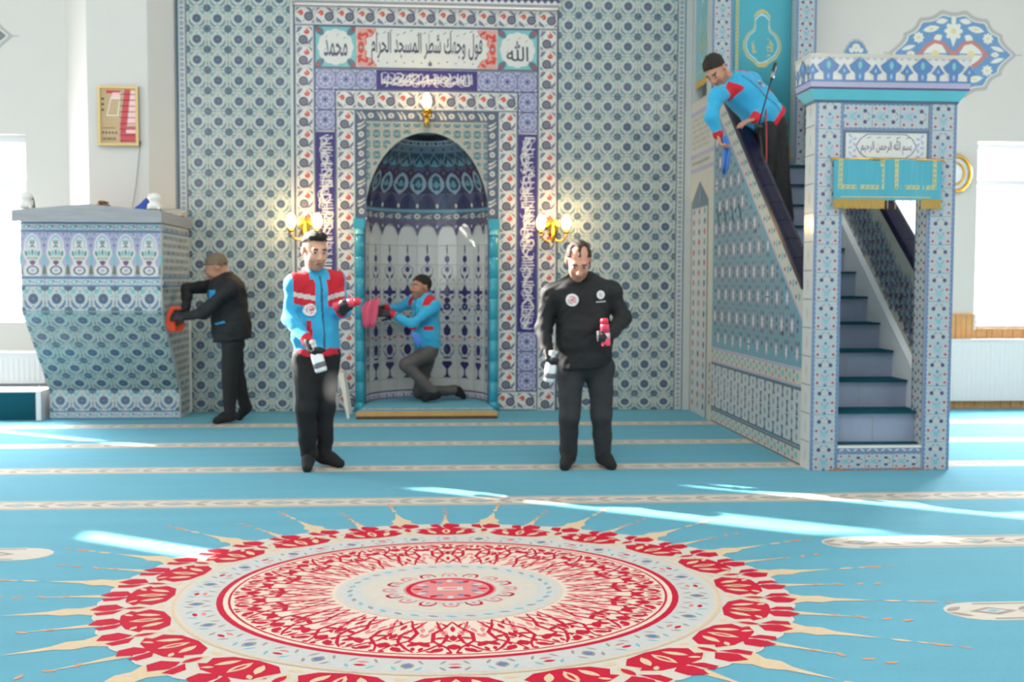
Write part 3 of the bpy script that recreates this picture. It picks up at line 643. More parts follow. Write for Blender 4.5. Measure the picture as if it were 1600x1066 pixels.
# half dome
def dome_pt(u, v, L, r=R0):
    a = u*PI/9; q = math.sqrt(max(0, 1-v*v)); rr = r*q-L*.0012
    return (rr*math.sin(a), max(0, rr*math.cos(a)), ZS+(RZ-L*.0012)*v)
mb = MB(); vs = []; fs = []; NU, NV = 36, 20
for j in range(NV+1):
    for i in range(NU+1): vs.append(dome_pt(-4.5+9*i/NU, math.sin(PI/2*j/NV), -3))
for j in range(NV):
    for i in range(NU): fs.append((j*(NU+1)+i, j*(NU+1)+i+1, (j+1)*(NU+1)+i+1, (j+1)*(NU+1)+i))
mb.add(vs, fs, G['dome'], True)
p = Pat()
def band(v0, v1, m, L=1):
    for i in range(36): p.rect(-4.5+i/4, -4.25+i/4, v0, v1, m, L)
band(.005, .10, G['navy']); band(.10, .135, G['sea'], 2); band(.135, .33, G['plum']); band(.33, .50, G['ink']); band(.50, .64, G['plum']); band(.64, .80, G['domedark']); band(.80, .88, G['dome']); band(.88, .93, G['domelite']); band(.93, .985, G['dark'])
for k in range(-5, 6):
    for h in (0, .5):
        u = k+h
        if not -4.4 < u < 4.4: continue
        if h: p.circ(u, .05, .17, G['beige'], 3, 10, .036); p.circ(u, .05, .07, G['navy'], 4, 6, .014)
        else: p.poly([(u-.3, .025), (u+.02, .04), (u+.3, .078), (u+.02, .062)], G['beige'], 3); p.leaf(u+.1, .03, .3, .018, .05, G['beige'], 3)
        if not h:                                                    # plum arches with pale net above
            p.poly([(u-.42, .14), (u+.42, .14), (u+.4, .22), (u+.22, .29), (u, .33), (u-.22, .29), (u-.4, .22)], G['ink'], 3); p.leaf(u, .22, .13, .3, PI/2, G['deep'], 4)
            for s in (-1, 1): p.leaf(u+s*.2, .19, .08, .14, PI/2, G['dome'], 4)
            p.circ(u, .44, .075, G['domedark'], 5, 8, .022)
            p.poly([(u, .65), (u+.27, .585), (u+.2, .53), (u, .505), (u-.2, .53), (u-.27, .585)], G['maroon'], 5); p.poly([(u, .62), (u+.13, .58), (u, .545), (u-.13, .58)], G['plum'], 6)
            p.poly([(u-.3, .66), (u, .76), (u+.3, .66), (u+.2, .655), (u, .72), (u-.2, .655)], G['dome'], 5)
            p.circ(u, .905, .18, G['dark'], 5, 8, .012)
        else:
            p.poly([(u-.5, .44), (u-.3, .54), (u, .58), (u+.3, .54), (u+.5, .44), (u+.3, .37), (u, .315), (u-.3, .37)], G['domelite'], 3)
            p.poly([(u-.36, .44), (u-.23, .52), (u, .557), (u+.23, .52), (u+.36, .44), (u+.22, .385), (u, .345), (u-.22, .385)], G['domedark'], 4)
            p.poly([(u-.2, .43), (u, .5), (u+.2, .43), (u, .39)], G['sea'], 5); p.circ(u, .18, .07, G['white'], 4, 6, .028)
            p.stroke([(u-.44, .5), (u-.2, .575), (u, .6), (u+.2, .575), (u+.44, .5)], .018, G['deep'], 4)
            p.poly([(u-.28, .65), (u, .735), (u+.28, .65)], G['sea'], 5); p.stroke([(u-.4, .7), (u, .80), (u+.4, .7)], .012, G['domelite'], 5)
            p.circ(u, .905, .1, G['dark'], 5, 6, .01); p.leaf(u, .84, .3, .03, 0, G['domedark'], 3)
p.fan(2).into(mb, lambda a, b, L: dome_pt(a, b, L*.8)); mb.build('half_dome', niche)
# toothed valance hanging below the dome
mb = MB()
def cyl(u, z, L): a = u*PI/9; r = R0-.012-L*.001; return (r*math.sin(a), r*math.cos(a), z)
p = Pat()
for k in range(-5, 5):
    u = k+.5; w = [(u-.5, ZS), (u-.5, ZS-.035), (u-.3, ZS-.055), (u-.14, ZS-.09), (u, ZS-.165), (u+.14, ZS-.09), (u+.3, ZS-.055), (u+.5, ZS-.035), (u+.5, ZS)]
    w = [(min(4.5, max(-4.5, a)), b) for a, b in w]
    if max(a for a, b in w)-min(a for a, b in w) < .1: continue
    p.poly(w, G['plum'], 1); p.poly([(u-.16, ZS-.05), (u, ZS-.13), (u+.16, ZS-.05)], G['ink'], 2) if abs(u) < 4.4 else None
    if abs(u) < 4.4: p.circ(u, ZS-.065, .07, G['lilac'], 3, 8, .018)
p.fan(2).into(mb, cyl); mb.build('toothed_valance', niche)
# turquoise columns, each shaft a stack of glazed drums
for s in (-1, 1):
    x = s*.668-(.006 if s < 0 else 0)
    col = MB().lathe([(.0, 0), (.062, 0), (.062, .06), (.05, .075), (.05, .09)], G['turq'], n=16).build('column', niche, (x, -.012, 0))
    for k in range(8):
        MB().lathe([(.0, 0), (.044, 0), (.047, .004), (.047, .203), (.044, .207), (0, .207)], G['turq'], n=16).build('drum', col, (0, 0, .09+.209*k))
    MB().box(-.056, .056, -.056, .056, .0, .1, G['turq'], .008).lathe([(.0, -.06), (.047, -.06), (.05, -.045), (.044, -.035), (.044, -.02), (.054, .0), (0, .0)], G['turqlite'], n=16).build('capital', col, (0, 0, 1.83))
    MB().box(-.062, .062, -.008, 0, 0, 1.95, G['navy']).build('column_recess', niche, (x, .004, 0))
# raised wooden step laid in the niche
step = thing('niche_step', 'low oak-edged step covered with teal carpet in front of the prayer niche', 'step', (CX, -.66, 0))
q = MB(); pts = [(-.655, 0), (.655, 0), (.60, .62)]+[(.595*math.sin(a), .67+.57*math.cos(a)) for a in [PI/2-PI*k/16 for k in range(17)]]+[(-.60, .62)]
q.prism(pts, .012, .082, M['carpet'], 'z').build('carpet_top', step)
MB().box(-.67, .67, -.025, .0, .0, .018, M['darkoak']).box(-.665, .665, -.02, 0, .018, .03, M['darkoak']).build('plinth', step)
MB().box(-.67, .67, -.03, .0, .03, .076, M['oak'], .008).build('edge_board', step)
p = Pat(); p.rect(-.62, .62, .1, .17, M['cream'], 1); [p.put(LZ, -.5+.25*k, .135, .5) for k in range(5)]
mb = MB(); p.into(mb, lambda a, b, L: (a, b, .082+L*.0006)); mb.build('carpet_stripe', step)
# ------------------------------------------------------------------ preaching pulpit (west)
kx0, kx1 = -3.575, -2.375
kur = thing('preaching_pulpit', 'tiled preaching pulpit with grey marble top beside the bending man in black', 'pulpit', ((kx0+kx1)/2, -.6, 0))
KX, KY = (kx0+kx1)/2, -.6
prof = [(-1.19, 1.815), (-1.19, 1.035), (-.515, .275), (-.515, 0), (-.305, 0), (-.305, 1.815)]
MB().prism([(y-KY, z) for y, z in prof[:4]+[(-.02, 0), (-.02, 1.815)]], -2.455-KX, kx1-KX-.0005, M['grout'], 'x').build('flank_wall', kur)
MB().prism([(y-KY, z) for y, z in prof], kx0-KX, -2.456-KX, M['grout'], 'x').build('core', kur)
mb = MB(); hw = .635
mb.add([(-hw, -.70, 1.815), (hw, -.70, 1.815), (hw, -.70, 1.915), (0, -.70, 1.972), (-hw, -.70, 1.915), (-hw, .294, 1.815), (hw, .294, 1.815), (hw, .294, 1.915), (0, .294, 1.915), (-hw, .294, 1.915), (-hw, -.64, 1.915), (hw, -.64, 1.915), (0, -.64, 1.972), (0, -.64, 1.915)],
       [(0, 1, 2, 3, 4), (0, 5, 6, 1), (1, 6, 7, 11, 2), (0, 4, 10, 9, 5), (2, 11, 12, 3), (3, 12, 10, 4), (10, 12, 11), (9, 10, 11, 7), (5, 9, 7, 6)], M['marble'])
mb.box(.518, hw, .294, .58, 1.815, 1.915, M['marble'])
fixn(mb.build('marble_top', kur))
def t_vase():
    p = Pat(); W = G['white']; p.rect(-.5, .5, -.5, .5, G['lilac'], 1)
    p.poly([(-.34, -.48), (.34, -.48), (.41, -.38), (.38, -.28), (.27, -.2), (.27, -.14), (.40, -.02), (.42, .06), (.36, .14), (.34, .28), (.22, .40), (0, .47), (-.22, .40), (-.34, .28), (-.36, .14), (-.42, .06), (-.40, -.02), (-.27, -.14), (-.27, -.2), (-.38, -.28), (-.41, -.38)], W, 2)
    p.ring(0, -.35, .2, .27, G['purple'], 3, 14, sz=.38); p.leaf(0, -.35, .2, .06, 0, G['lilac'], 3)
    p.poly([(-.15, -.15), (0, -.13), (.15, -.15), (.07, -.225), (0, -.24), (-.07, -.225)], G['magenta'], 3)
    for k in range(7): p.leaf(-.21+.07*k, -.085, .10, .035, PI/2-(k-3)*.22, G['olive'], 3)
    for k in (-2, -1, 0, 1, 2): p.leaf(k*.135, .045-.012*abs(k), .16, .11, PI/2-k*.45, G['aqua' if k % 2 else 'teal'], 4)
    p.stroke([(-.24, .13), (-.26, .25), (-.15, .36), (0, .41), (.15, .36), (.26, .25), (.24, .13)], .045, G['bluelite'], 3)
    p.poly([(-.16, .14), (0, .17), (.16, .14), (0, .21)], G['purple'], 4)
    for k in (-1, 0, 1): p.leaf(k*.07, .27, .15, .055, PI/2-k*.5, G['teal'], 4)
    for s in (-1, 1): p.poly([(s*.40, -.42), (s*.5, -.16), (s*.5, -.44)][::s], G['olive'], 3); p.leaf(s*.5, -.10, .3, .14, PI/2, G['aqua'], 3); p.circ(s*.47, .2, .035, G['steel'], 3, 5); p.circ(s*.43, .34, .035, G['blue'], 3, 5); p.circ(s*.34, .45, .035, G['steel'], 3, 5)
    p.rect(-.5, .5, .485, .5, G['blue'], 4).rect(-.5, .5, -.5, -.485, G['blue'], 4)
    return p
def t_kedge():
    p = Pat(); p.rect(-.5, .5, .36, .5, G['blue'], 1).rect(-.5, .5, -.5, -.36, G['blue'], 1)
    for x in (-.25, .25): p.circ(x, 0, .14, G['aqua'], 1, 8, .26); p.circ(x, 0, .07, G['white'], 2, 6, .13); p.leaf(x+.25, 0, .2, .4, PI/4, G['lilac'], 1); p.leaf(x+.12, .1, .1, .2, 0, G['slate'], 1)
    return p
T['vase'] = tile_mesh('vase_tile', t_vase(), G['pale'], .2, .405)
T['kedge'] = tile_mesh('edge_band_tile', t_kedge(), G['pale'], .2, .075)
for k in range(6):
    x = -.5+.2*k; y = -1.19-KY
    place(T['kedge'], kur, x, y, 1.776); place(T['vase'], kur, x, y, 1.535); place(T['kedge'], kur, x, y, 1.294); place(T['floral_light'], kur, x, y, 1.146, sz=1.1)
    ang = math.atan2(1.19-.515, 1.035-.275)
    for r in range(5):
        t = (r+.5)/5; o = link('tile', T['floral'], kur, (x, -1.19+t*.675-KY, 1.035-t*.76), (ang+rnd.gauss(0, .002), 0, 0)); o.scale = (1, 1, 1.016)
    place(T['floral_light'], kur, x, -.515-KY, .175); place(T['kedge'], kur, x, -.515-KY, .038)
p = Pat()                                                            # east flank, ornament in level bands
def clip_flank(y, z): return (y > -1.17 if z > 1.03 else y > -1.19+(1.035-z)/.76*.675+.02 if z > .275 else y > -.50)
for z0, z1, m in ((1.74, 1.81, 'grey'), (1.33, 1.74, 'sage'), (1.26, 1.33, 'grey'), (0.9, 1.26, 'pale')):
    pass
for i in range(24):
    for j in range(26):
        y, z = -1.16+.05*i, .06+.068*j
        if clip_flank(y-.012, z-.03) and y < -.06: p.leaf(y-KY, z, .058, .03, PI/2+(.5 if (i+j) % 2 else -.5), G[('teal', 'slate', 'navy', 'grey')[(i*3+j) % 4]], 1)
for z in (1.74, 1.33, 1.255): p.rect(-1.185-KY, -.03-KY, z-.008, z+.008, G['blue'], 2)
mb = MB().prism([(y-KY, z) for y, z in [(-1.19, 1.81), (-1.19, 1.035), (-.515, .275), (-.515, .002), (-.025, .002), (-.025, 1.81)]], kx1-KX, kx1-KX+.008, G['pale'], 'x'); p.into(mb, lambda a, b, L: (kx1-KX+.008+L*LH, a, b)); mb.build('side_tiling', kur)
MB().box(kx1-KX+.008, kx1-KX+.02, -.07-KY, -.04-KY, .01, 1.2, M['white_marble']).build('corner_bead', kur)
def finial(x, y, lab):
    r = thing('marble_finial', lab, 'finial', (x, y, 1.934), 0, 'white finials on the preaching pulpit')
    MB().lathe([(0, 0), (.06, 0), (.062, .035), (.056, .05), (.04, .06), (.05, .08), (.058, .10), (.048, .128), (.022, .142), (0, .145)], M['white_marble'], n=16).build('knob', r)
    MB().box(-.056, .056, -.05, .05, 0, .02, M['white_marble']).build('plinth', r); return r
finial(-3.515, -1.2, 'white finial on the window-side corner of the marble pulpit top'); finial(-2.42, -1.2, 'white finial beside the blue cloth on the marble pulpit top')
mb = MB().tube([(-3.475, -1.2, 2.03), (-3.455, -1.21, 2.02), (-3.445, -1.22, 1.98), (-3.44, -1.22, 1.92)], .006, M['cable'], 6); tag(mb.build('microphone_lead'), 'thin dark lead looped beside the finial near the window', 'cable')
def cloth_mesh(name, prof, w, m, fold=.01, n=10, th=.004, depth=(0, 1, 0), wd=(1, 0, 0), seed=0):
    """a limp sheet following a profile of 3-D points, w wide along wd, with soft folds along depth"""
    r = random.Random(seed); wd, dp = Vector(wd).normalized(), Vector(depth).normalized(); vs = []; fs = []; pr = [Vector(q) for q in prof]; k = len(pr)
    ph = r.uniform(0, 6)
    for i in range(n+1):
        u = i/n-.5
        for j, q in enumerate(pr):
            ww = w[j] if isinstance(w, (list, tuple)) else w
            vs.append(q+wd*u*ww+dp*fold*(math.sin(u*11+ph+j*.35)+.5*math.sin(u*23+j))*min(1, .4+j/k)+Vector((0, 0, r.gauss(0, .0015))))
    b = len(vs); vs += [v+dp*th for v in vs]
    for i in range(n):
        for j in range(k-1):
            q = (i*k+j, (i+1)*k+j, (i+1)*k+j+1, i*k+j+1); fs.append(q); fs.append(tuple(b+t for t in q[::-1]))
    edge = [i*k for i in range(n+1)]+[n*k+j for j in range(1, k)]+[i*k+k-1 for i in range(n-1, -1, -1)]+[j for j in range(k-2, 0, -1)]
    for i in range(len(edge)): a, c = edge[i], edge[(i+1) % len(edge)]; fs.append((a, c, c+b, a+b))
    return MB().add(vs, fs, m, True).mesh(name)
tag(fixn(MB().prism([(-2.63, 1.934), (-2.60, 1.95), (-2.555, 1.985), (-2.51, 2.03), (-2.49, 2.04), (-2.482, 2.02), (-2.483, 1.934)], -1.17, -1.10, M['bluecloth']).build('folded_cloth')), 'folded blue cloth propped against a white finial', 'cloth')
br = thing('book_rest', 'small wooden folding book rest on the marble pulpit top', 'book rest', (-2.98, -.75, 1.916))
fixn(MB().prism([(-.13, .0), (-.11, .0), (.02, .115), (0, .12)], -.1, .1, M['oak']).build('board', br)); fixn(MB().prism([(.13, 0), (.11, 0), (-.03, .105), (-.01, .115)], -.1, .1, M['darkoak']).build('board', br))
for k, (mm, dx, h, lb) in enumerate((('bookbrown', 0, .028, 'brown book, lowest of the small stack on the pulpit top'), ('paper', .012, .02, 'pale book in the middle of the small stack on the pulpit top'), ('bookgreen', -.01, .018, 'grey-green book, topmost of the small stack on the pulpit top'))):
    b = thing('book', lb, 'book', (-2.43+dx, -.45, 1.916+(0, .0285, .049)[k]), .1*k, 'books on the preaching pulpit')
    MB().box(-.105, .105, -.07, .07, .003, h-.003, M['paper']).build('pages', b); MB().box(-.108, .108, -.073, .073, 0, .003, M[mm]).box(-.108, .108, -.073, .073, h-.003, h, M[mm]).box(-.108, -.105, -.073, .073, .003, h-.003, M[mm]).build('cover', b)
# carpeted low platform and radiator below the west window
pl = thing('carpeted_platform', 'low dark teal carpeted platform with white edge trim beside the tiled preaching pulpit', 'platform', (-4.6, -.33, 0))
MB().box(-2.4, .93, -.27, .17, 0, .262, M['carpet_dark']).build('carpet_body', pl)
MB().box(.93, .975, -.28, .17, 0, .275, M['enamel']).build('edge_trim', pl); MB().box(-2.4, .93, -.275, .17, .262, .275, M['enamel']).build('edge_trim', pl)
def radiator(name, lab, x0, x1, y, z0, z1):
    r = thing(name, lab, 'radiator', ((x0+x1)/2, y, z0)); w2, h = (x1-x0)/2, z1-z0
    MB().box(-w2, w2, -.075, -.02, .0, h, M['enamel']).build('panel', r)
    mb = MB(); n = int((x1-x0)/.05)
    for k in range(n):
        x = -w2+.025+(k+.5)*(2*w2-.05)/n; mb.prism([(x-.016, -.074), (x-.008, -.083), (x+.008, -.083), (x+.016, -.074)], .03, h-.05, M['enamel'], 'z')
    tag(mb.build('fins', r), kind='stuff'); MB().box(-w2-.004, w2+.004, -.088, -.012, h-.012, h+.006, M['enamel']).build('top_grille', r)
    for s in (-1, 1): MB().box(s*(w2-.1)-.02, s*(w2-.1)+.02, -.02, .0, .05, h-.05, M['enamel']).build('bracket', r)
    MB().tube([(w2-.06, -.05, 0), (w2-.06, -.05, -z0)], .009, M['enamel'], 8).build('pipe', r)
    MB().tube([(-w2+.06, -.05, 0), (-w2+.06, -.05, -z0)], .009, M['enamel'], 8).build('pipe', r)
radiator('panel_radiator', 'long white ribbed radiator under the windows with the pine dado', 3.9, 7.6, -.025, .087, .724)
radiator('panel_radiator', 'white radiator behind the carpeted platform beside the tiled preaching pulpit', -6.6, -3.75, -.042, .3, .6)

# ------------------------------------------------------------------ stair pulpit (east)
mx0, mx1, MY = 2.64, 3.645, -3.74
mn = thing('stair_pulpit', 'tall tiled stair pulpit with flight of steps and canopied gateway', 'pulpit', ((mx0+mx1)/2, -1.9, 0))
OX, OY = (mx0+mx1)/2, -1.9
def P3(x, y, z): return (x-OX, y-OY, z)
def bx(mb, x0, x1, y0, y1, z0, z1, m): return mb.box(x0-OX, x1-OX, y0-OY, y1-OY, z0, z1, m)
SL = .742
def ztop(y): return 1.328+SL*(y+3.54)           # top of the parapet coping
STEPS = [(-3.62+.262*k, .4+.2*k) for k in range(11)]
# core: gateway posts, parapet walls, tower
for x0, x1 in ((mx0, mx0+.2), (mx1-.2, mx1)):
    bx(MB(), x0+.004, x1-.004, MY+.009, MY+.2, .16, 2.57, G['pale']).build('gateway_post', mn)
bx(MB(), mx0+.2, mx1-.2, MY+.009, MY+.2, 2.16, 2.57, G['pale']).build('lintel', mn)
bx(MB(), mx0+.004, mx1-.004, MY+.009, MY+.2, 0, .158, G['pale']).build('base_block', mn)
def side_poly(y0, y1, off, zb=0): return [(y0, zb), (y1, zb), (y1, ztop(y1)-off), (y0, ztop(y0)-off)]
PY0, PY1 = -3.54, -.955
for x0, x1, nm in ((mx0+.006, mx0+.10, 'west_parapet'), (mx1-.10, mx1-.006, 'east_parapet')):
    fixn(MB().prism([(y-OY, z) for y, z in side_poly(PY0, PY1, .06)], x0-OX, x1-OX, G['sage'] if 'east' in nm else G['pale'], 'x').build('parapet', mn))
    cop = MB().prism([(y-OY, z) for y, z in [(PY0, ztop(PY0)-.06), (PY1, ztop(PY1)-.06), (PY1, ztop(PY1)), (PY0, ztop(PY0))]], x0-.02-OX, x1+.01-OX, G['coping'], 'x')
    cp = fixn(cop.build('coping', mn))
    n = 13
    for k in range(n):                                               # rounded cap tiles along the slope
        ya, yb = PY0+(PY1-PY0)*k/n+.004, PY0+(PY1-PY0)*(k+1)/n-.004; mb = MB(); pr = [(-.068, -.012), (-.062, .01), (-.035, .022), (.03, .022), (.056, .01), (.062, -.012)]; xm = (x0+x1)/2-OX
        vs = [(xm+a, ya-OY, ztop(ya)+b) for a, b in pr]+[(xm+a, yb-OY, ztop(yb)+b) for a, b in pr]; m_ = 6
        mb.add(vs, [(i, i+1, i+1+m_, i+m_) for i in range(5)]+[(5, 4, 3, 2, 1, 0), tuple(range(6, 12))], G['coping']); mb.build('cap_tile', cp)
# stair flight: risers, treads and dark carpet nosings
sx0, sx1 = mx0+.10, mx1-.10
land = bx(MB(), sx0, sx1+.0, MY+.2, -3.36, 0, .16, M['white_marble']); bx(land, mx0+.2, mx1-.2, MY+.005, MY+.2, .158, .172, M['white_marble']); land.build('threshold', mn)
bx(MB(), mx0+.2, mx1-.2, MY+.06, -3.63, .172, .186, M['carpet_dark']).build('threshold_carpet', mn)
for k, (y, z) in enumerate(STEPS):
    st = bx(MB(), sx0, sx1, y+.012, y+.3, z-.215, z-.012, M['blue_marble']).build('step', mn)
    bx(MB(), sx0, sx1-.055, y-.018, y+.27, z-.012, z+.004, M['carpet_dark']).build('tread_carpet', st)
    if k < 9: bx(MB(), OX-.002, OX+.002, y+.009, y+.013, z-.2, z-.014, M['marble']).build('riser_joint', st)
fixn(MB().prism([(y-OY, z) for y, z in [(-3.53, .16), (-3.53, .62), (-1.1, .62+2.43*.763), (-1.1, .25+2.43*.763), (-3.3, .16)]], sx1-.05-OX, sx1-OX, M['enamel'], 'x').build('stringer', mn))
bx(MB(), mx0+.01, mx1-.01, -.95, -.01, 2.2, 2.39, M['blue_marble']).build('platform_slab', mn)
bx(MB(), sx0, sx1, -.94, -.05, 2.39, 2.40, M['carpet_dark']).build('platform_carpet', mn)
for x0, x1 in ((mx0+.006, mx0+.10), (mx1-.10, mx1-.006)): bx(MB(), x0, x1, -.95, -.01, 0, 2.2, G['pale']).build('tower_wall', mn); bx(MB(), x0, x1, -.95, -.01, 2.39, 3.1, G['pale']).build('balustrade', mn)
# east parapet inner face: slanting leafy ornament
p = Pat(); t = Pat(); [t.leaf(.05*math.cos(k), .03*math.sin(k*2.1), .11, .035, .6+.9*(k % 3), G[('domedark', 'slate', 'brown', 'steel', 'teal', 'maroon')[k % 6]], 1+k % 2) for k in range(6)]
for i in range(30):
    for j in range(44):
        y, z = -3.5+.095*i, .3+.085*j
        if .35+(y+3.53)*.763+.33 < z < ztop(y)-.24: p.put(t, y-OY, z, .9, .9, .25*((i+j) % 3))
mb = MB(); p.into(mb, lambda a, b, L: (mx1-.10-.001-L*LH-OX, a, b)); mb.build('leaf_tiling', mn)
p = Pat()
for k in range(30):
    z = .22+.065*k
    for j in range(4): p.circ(-3.70+.045*j-OY, z+.02*(j % 2), .013, G[('slate', 'plum', 'teal', 'crim')[(j+k) % 4]], 1, 6)
for y in (-3.725, -3.55): p.rect(y-.006-OY, y+.006-OY, .2, 2.1, G['steel'], 1)
mb = MB(); p.into(mb, lambda a, b, L: (mx1-.196-.001-L*LH-OX, a, b)); mb.build('post_inner_tiling', mn)
# gateway: dotted border tiles, one by one
ZS_ = [.06+.2*k for k in range(13)]
for xc in (mx0+.1, mx1-.1):
    for k in range(13):
        z = .045+.2*k-.045+.1
        if z < 2.57: place(T['dots'], mn, xc-OX, MY+.009-OY, z*2.57/2.6, sz=.988)
for k in range(3): place(T['dots'], mn, mx0+.3+.2*k-OX, MY+.009-OY, 2.462, PI/2); place(T['dots'], mn, mx0+.3+.2*k-OX, MY+.009-OY, .066, PI/2, sx=.64)
q = Pat()
for k in range(12): q.leaf(-.275+.05*k, 0, .04, .012, .5*(-1)**k, G['pale'], 2)
q.rect(-.3, .3, -.012, .012, G['steel'], 1); q2 = MB().box(-.302, .302, -.006, 0, -.014, .014, G['steel']); q.into(q2, flat(-.006)); q2.build('edge_band', mn, P3(OX, MY+.008, .145)); 
MB().box(-.002, .302, -.006, 0, 0, 0, G['steel'])
p = Pat(); p.poly([(-.22, 0), (-.19, .05), (-.14, .085), (.14, .085), (.19, .05), (.22, 0), (.19, -.05), (.14, -.085), (-.14, -.085), (-.19, -.05)], G['steel'], 1); p.poly([(-.21, 0), (-.18, .048), (-.135, .078), (.135, .078), (.18, .048), (.21, 0), (.18, -.048), (.135, -.078), (-.135, -.078), (-.18, -.048)], G['white'], 2)
for s in (-1, 1):
    for k in range(8): p.leaf(s*(.225+.03*(k % 2)), -.07+.02*k, .04, .018, s*k, G['bluelite' if k % 2 else 'lilac'], 1)
for qd in text_polys(shape_arabic('بسم الله الرحمن الرحيم'), .36, .115, bold=.004): p.poly(qd, G['deep'], 3)
for k in range(5): p.stroke([(-.14+.07*k, .055), (-.11+.07*k, .063)], .004, G['deep'], 3)
mb = MB().box(-.302, .302, -.01, 0, -.1, .1, G['white']); p.into(mb, flat(-.01)); mb.box(-.302, .302, -.013, 0, .092, .108, G['slate']).box(-.302, -.288, -.013, 0, -.1, .092, G['slate']).box(.288, .302, -.013, 0, -.1, .092, G['slate'])
mb.build('inscription_panel', mn, P3(OX, MY+.009, 2.258))
# canopy with palmette frieze
can = MB(); zc = 2.555
def ringbox(mb, o0, o1, z0, z1, m):
    """flaring square collar around the gateway head"""
    c = [(mx0-o0, MY-o0+.0), (mx1+o0, MY-o0), (mx1+o0, MY+.2+o0), (mx0-o0, MY+.2+o0)]; d = [(mx0-o1, MY-o1), (mx1+o1, MY-o1), (mx1+o1, MY+.2+o1), (mx0-o1, MY+.2+o1)]
    vs = [P3(x, y, z0) for x, y in c]+[P3(x, y, z1) for x, y in d]
    return mb.add(vs, [(i, (i+1) % 4, (i+1) % 4+4, i+4) for i in range(4)]+[(3, 2, 1, 0), (4, 5, 6, 7)], m)
ringbox(can, .002, .008, 2.552, 2.57, G['slate']); ringbox(can, .010, .055, 2.57, 2.636, G['turqlite']); ringbox(can, .056, .058, 2.636, 2.65, G['purple']); ringbox(can, .058, .060, 2.65, 2.685, G['lilac'])
ringbox(can, .056, .062, 2.685, 2.85, G['white']); ringbox(can, .064, .066, 2.85, 2.874, G['beige']); can.build('canopy', mn)
def palmette(big):
    p = Pat(); B = G['blue']
    if big: p.poly([(-.075, .03), (-.06, .0), (-.032, -.02), (-.03, -.075), (.03, -.075), (.032, -.02), (.06, .0), (.075, .03), (.04, .055), (.02, .075), (0, .085), (-.02, .075), (-.04, .055)], B, 1); p.leaf(0, .03, .06, .03, PI/2, G['aqua'], 2); p.leaf(0, -.045, .04, .02, PI/2, G['bluelite'], 2)
    else: p.poly([(-.045, -.01), (-.012, -.025), (-.01, -.075), (.01, -.075), (.012, -.025), (.045, -.01), (.02, .02), (0, .05), (-.02, .02)], B, 1); p.leaf(0, .0, .03, .016, PI/2, G['bluelite'], 2)
    return p
p = Pat()
for k in range(5): p.put(palmette(True), -.44+.22*k, 0)
for k in range(6): p.put(palmette(False), -.55+.22*k, -.008)
p.rect(-.565, .565, -.082, -.07, G['blue'], 1)
for k in range(24): p.leaf(-.55+.048*k, .073, .03, .01, 0, G['lilac'], 1)
mb = MB(); p.into(mb, lambda a, b, L: P3(OX+a, MY-.059-.006*(b+.083)/.165-L*.0006-.001, 2.768+b)); p2 = Pat().put(palmette(True), 0, 0).put(palmette(False), -.11, -.008).put(palmette(False), .11, -.008).rect(-.15, .15, -.082, -.07, G['blue'], 1)
p2.into(mb, lambda a, b, L: P3(mx0-.059-.006*(b+.083)/.165-L*.0006-.001, MY+.1-a, 2.768+b)); mb.build('palmette_frieze', mn)
# west flank of the stair
def flank(name, pat, poly, base, th=.006):
    mb = MB().prism([(y-OY, z) for y, z in poly], mx0+.006-th-OX, mx0+.006-OX, base, 'x'); pat.into(mb, lambda a, b, L: (mx0+.006-th-L*LH-OX, a-OY, b)); return fixn(mb.build(name, mn))
FY0, FY1 = -3.54, -.95
p = Pat(); z0, z1 = .705, 0
def zs(y): return ztop(y)-.06-.235
lat = Pat(); lat.leaf(0, 0, .13, .08, PI/2, G['lilac'], 3, 8); lat.leaf(0, 0, .19, .14, PI/2, G['grey'], 2, 8); lat.rect(-.05, .05, -.006, .006, G['plum'], 4); lat.leaf(0, 0, .09, .05, PI/2, G['white'], 4, 8)
for s in (-1, 1): lat.stroke([(s*.01, .19), (s*.125, .0), (s*.01, -.19)], .026, G['grey'], 1); lat.leaf(s*.1, .13, .06, .035, s*.8, G['slate'], 2); lat.leaf(s*.1, -.13, .06, .035, -s*.8, G['slate'], 2)
lat.circ(0, .17, .022, G['plum'], 3, 6); lat.circ(0, -.17, .022, G['plum'], 3, 6)
for j in range(12):
    for i in range(-1, 13):
        y, z = FY0+.10+.25*i+(.125 if j % 2 else 0), .80+.2*j
        q = Pat().put(lat, y, z)
        for pts, m, L in q.p:
            if all(FY0+.01 < a < FY1-.01 and z0+.01 < b < zs(a)-.012 for a, b in pts): p.p.append((pts, m, L))
ykink = -.80; flank('diamond_field', p, [(FY0, z0), (FY1, z0), (FY1, zs(FY1)), (FY0, zs(FY0))], G['sea'])
p = Pat(); n = 18                                                   # sloping border
for k in range(n):
    y = FY0+.08+(2.44)*k/n; z = zs(y)+.118
    p.circ(y, z, .032, G['aqua'], 1, 8); p.circ(y+.07, z+.07*SL+.05, .018, G['plum'], 1, 6); p.circ(y+.07, z+.07*SL-.05, .018, G['crim'], 1, 6)
for d in (.012, .222): p.stroke([(FY0, zs(FY0)+d), (FY1, zs(FY1)+d)], .018, G['lilac'], 1)
flank('sloping_border', p, [(FY0, zs(FY0)), (FY1, zs(FY1)), (FY1, zs(FY1)+.235), (FY0, zs(FY0)+.235)], G['beige'])
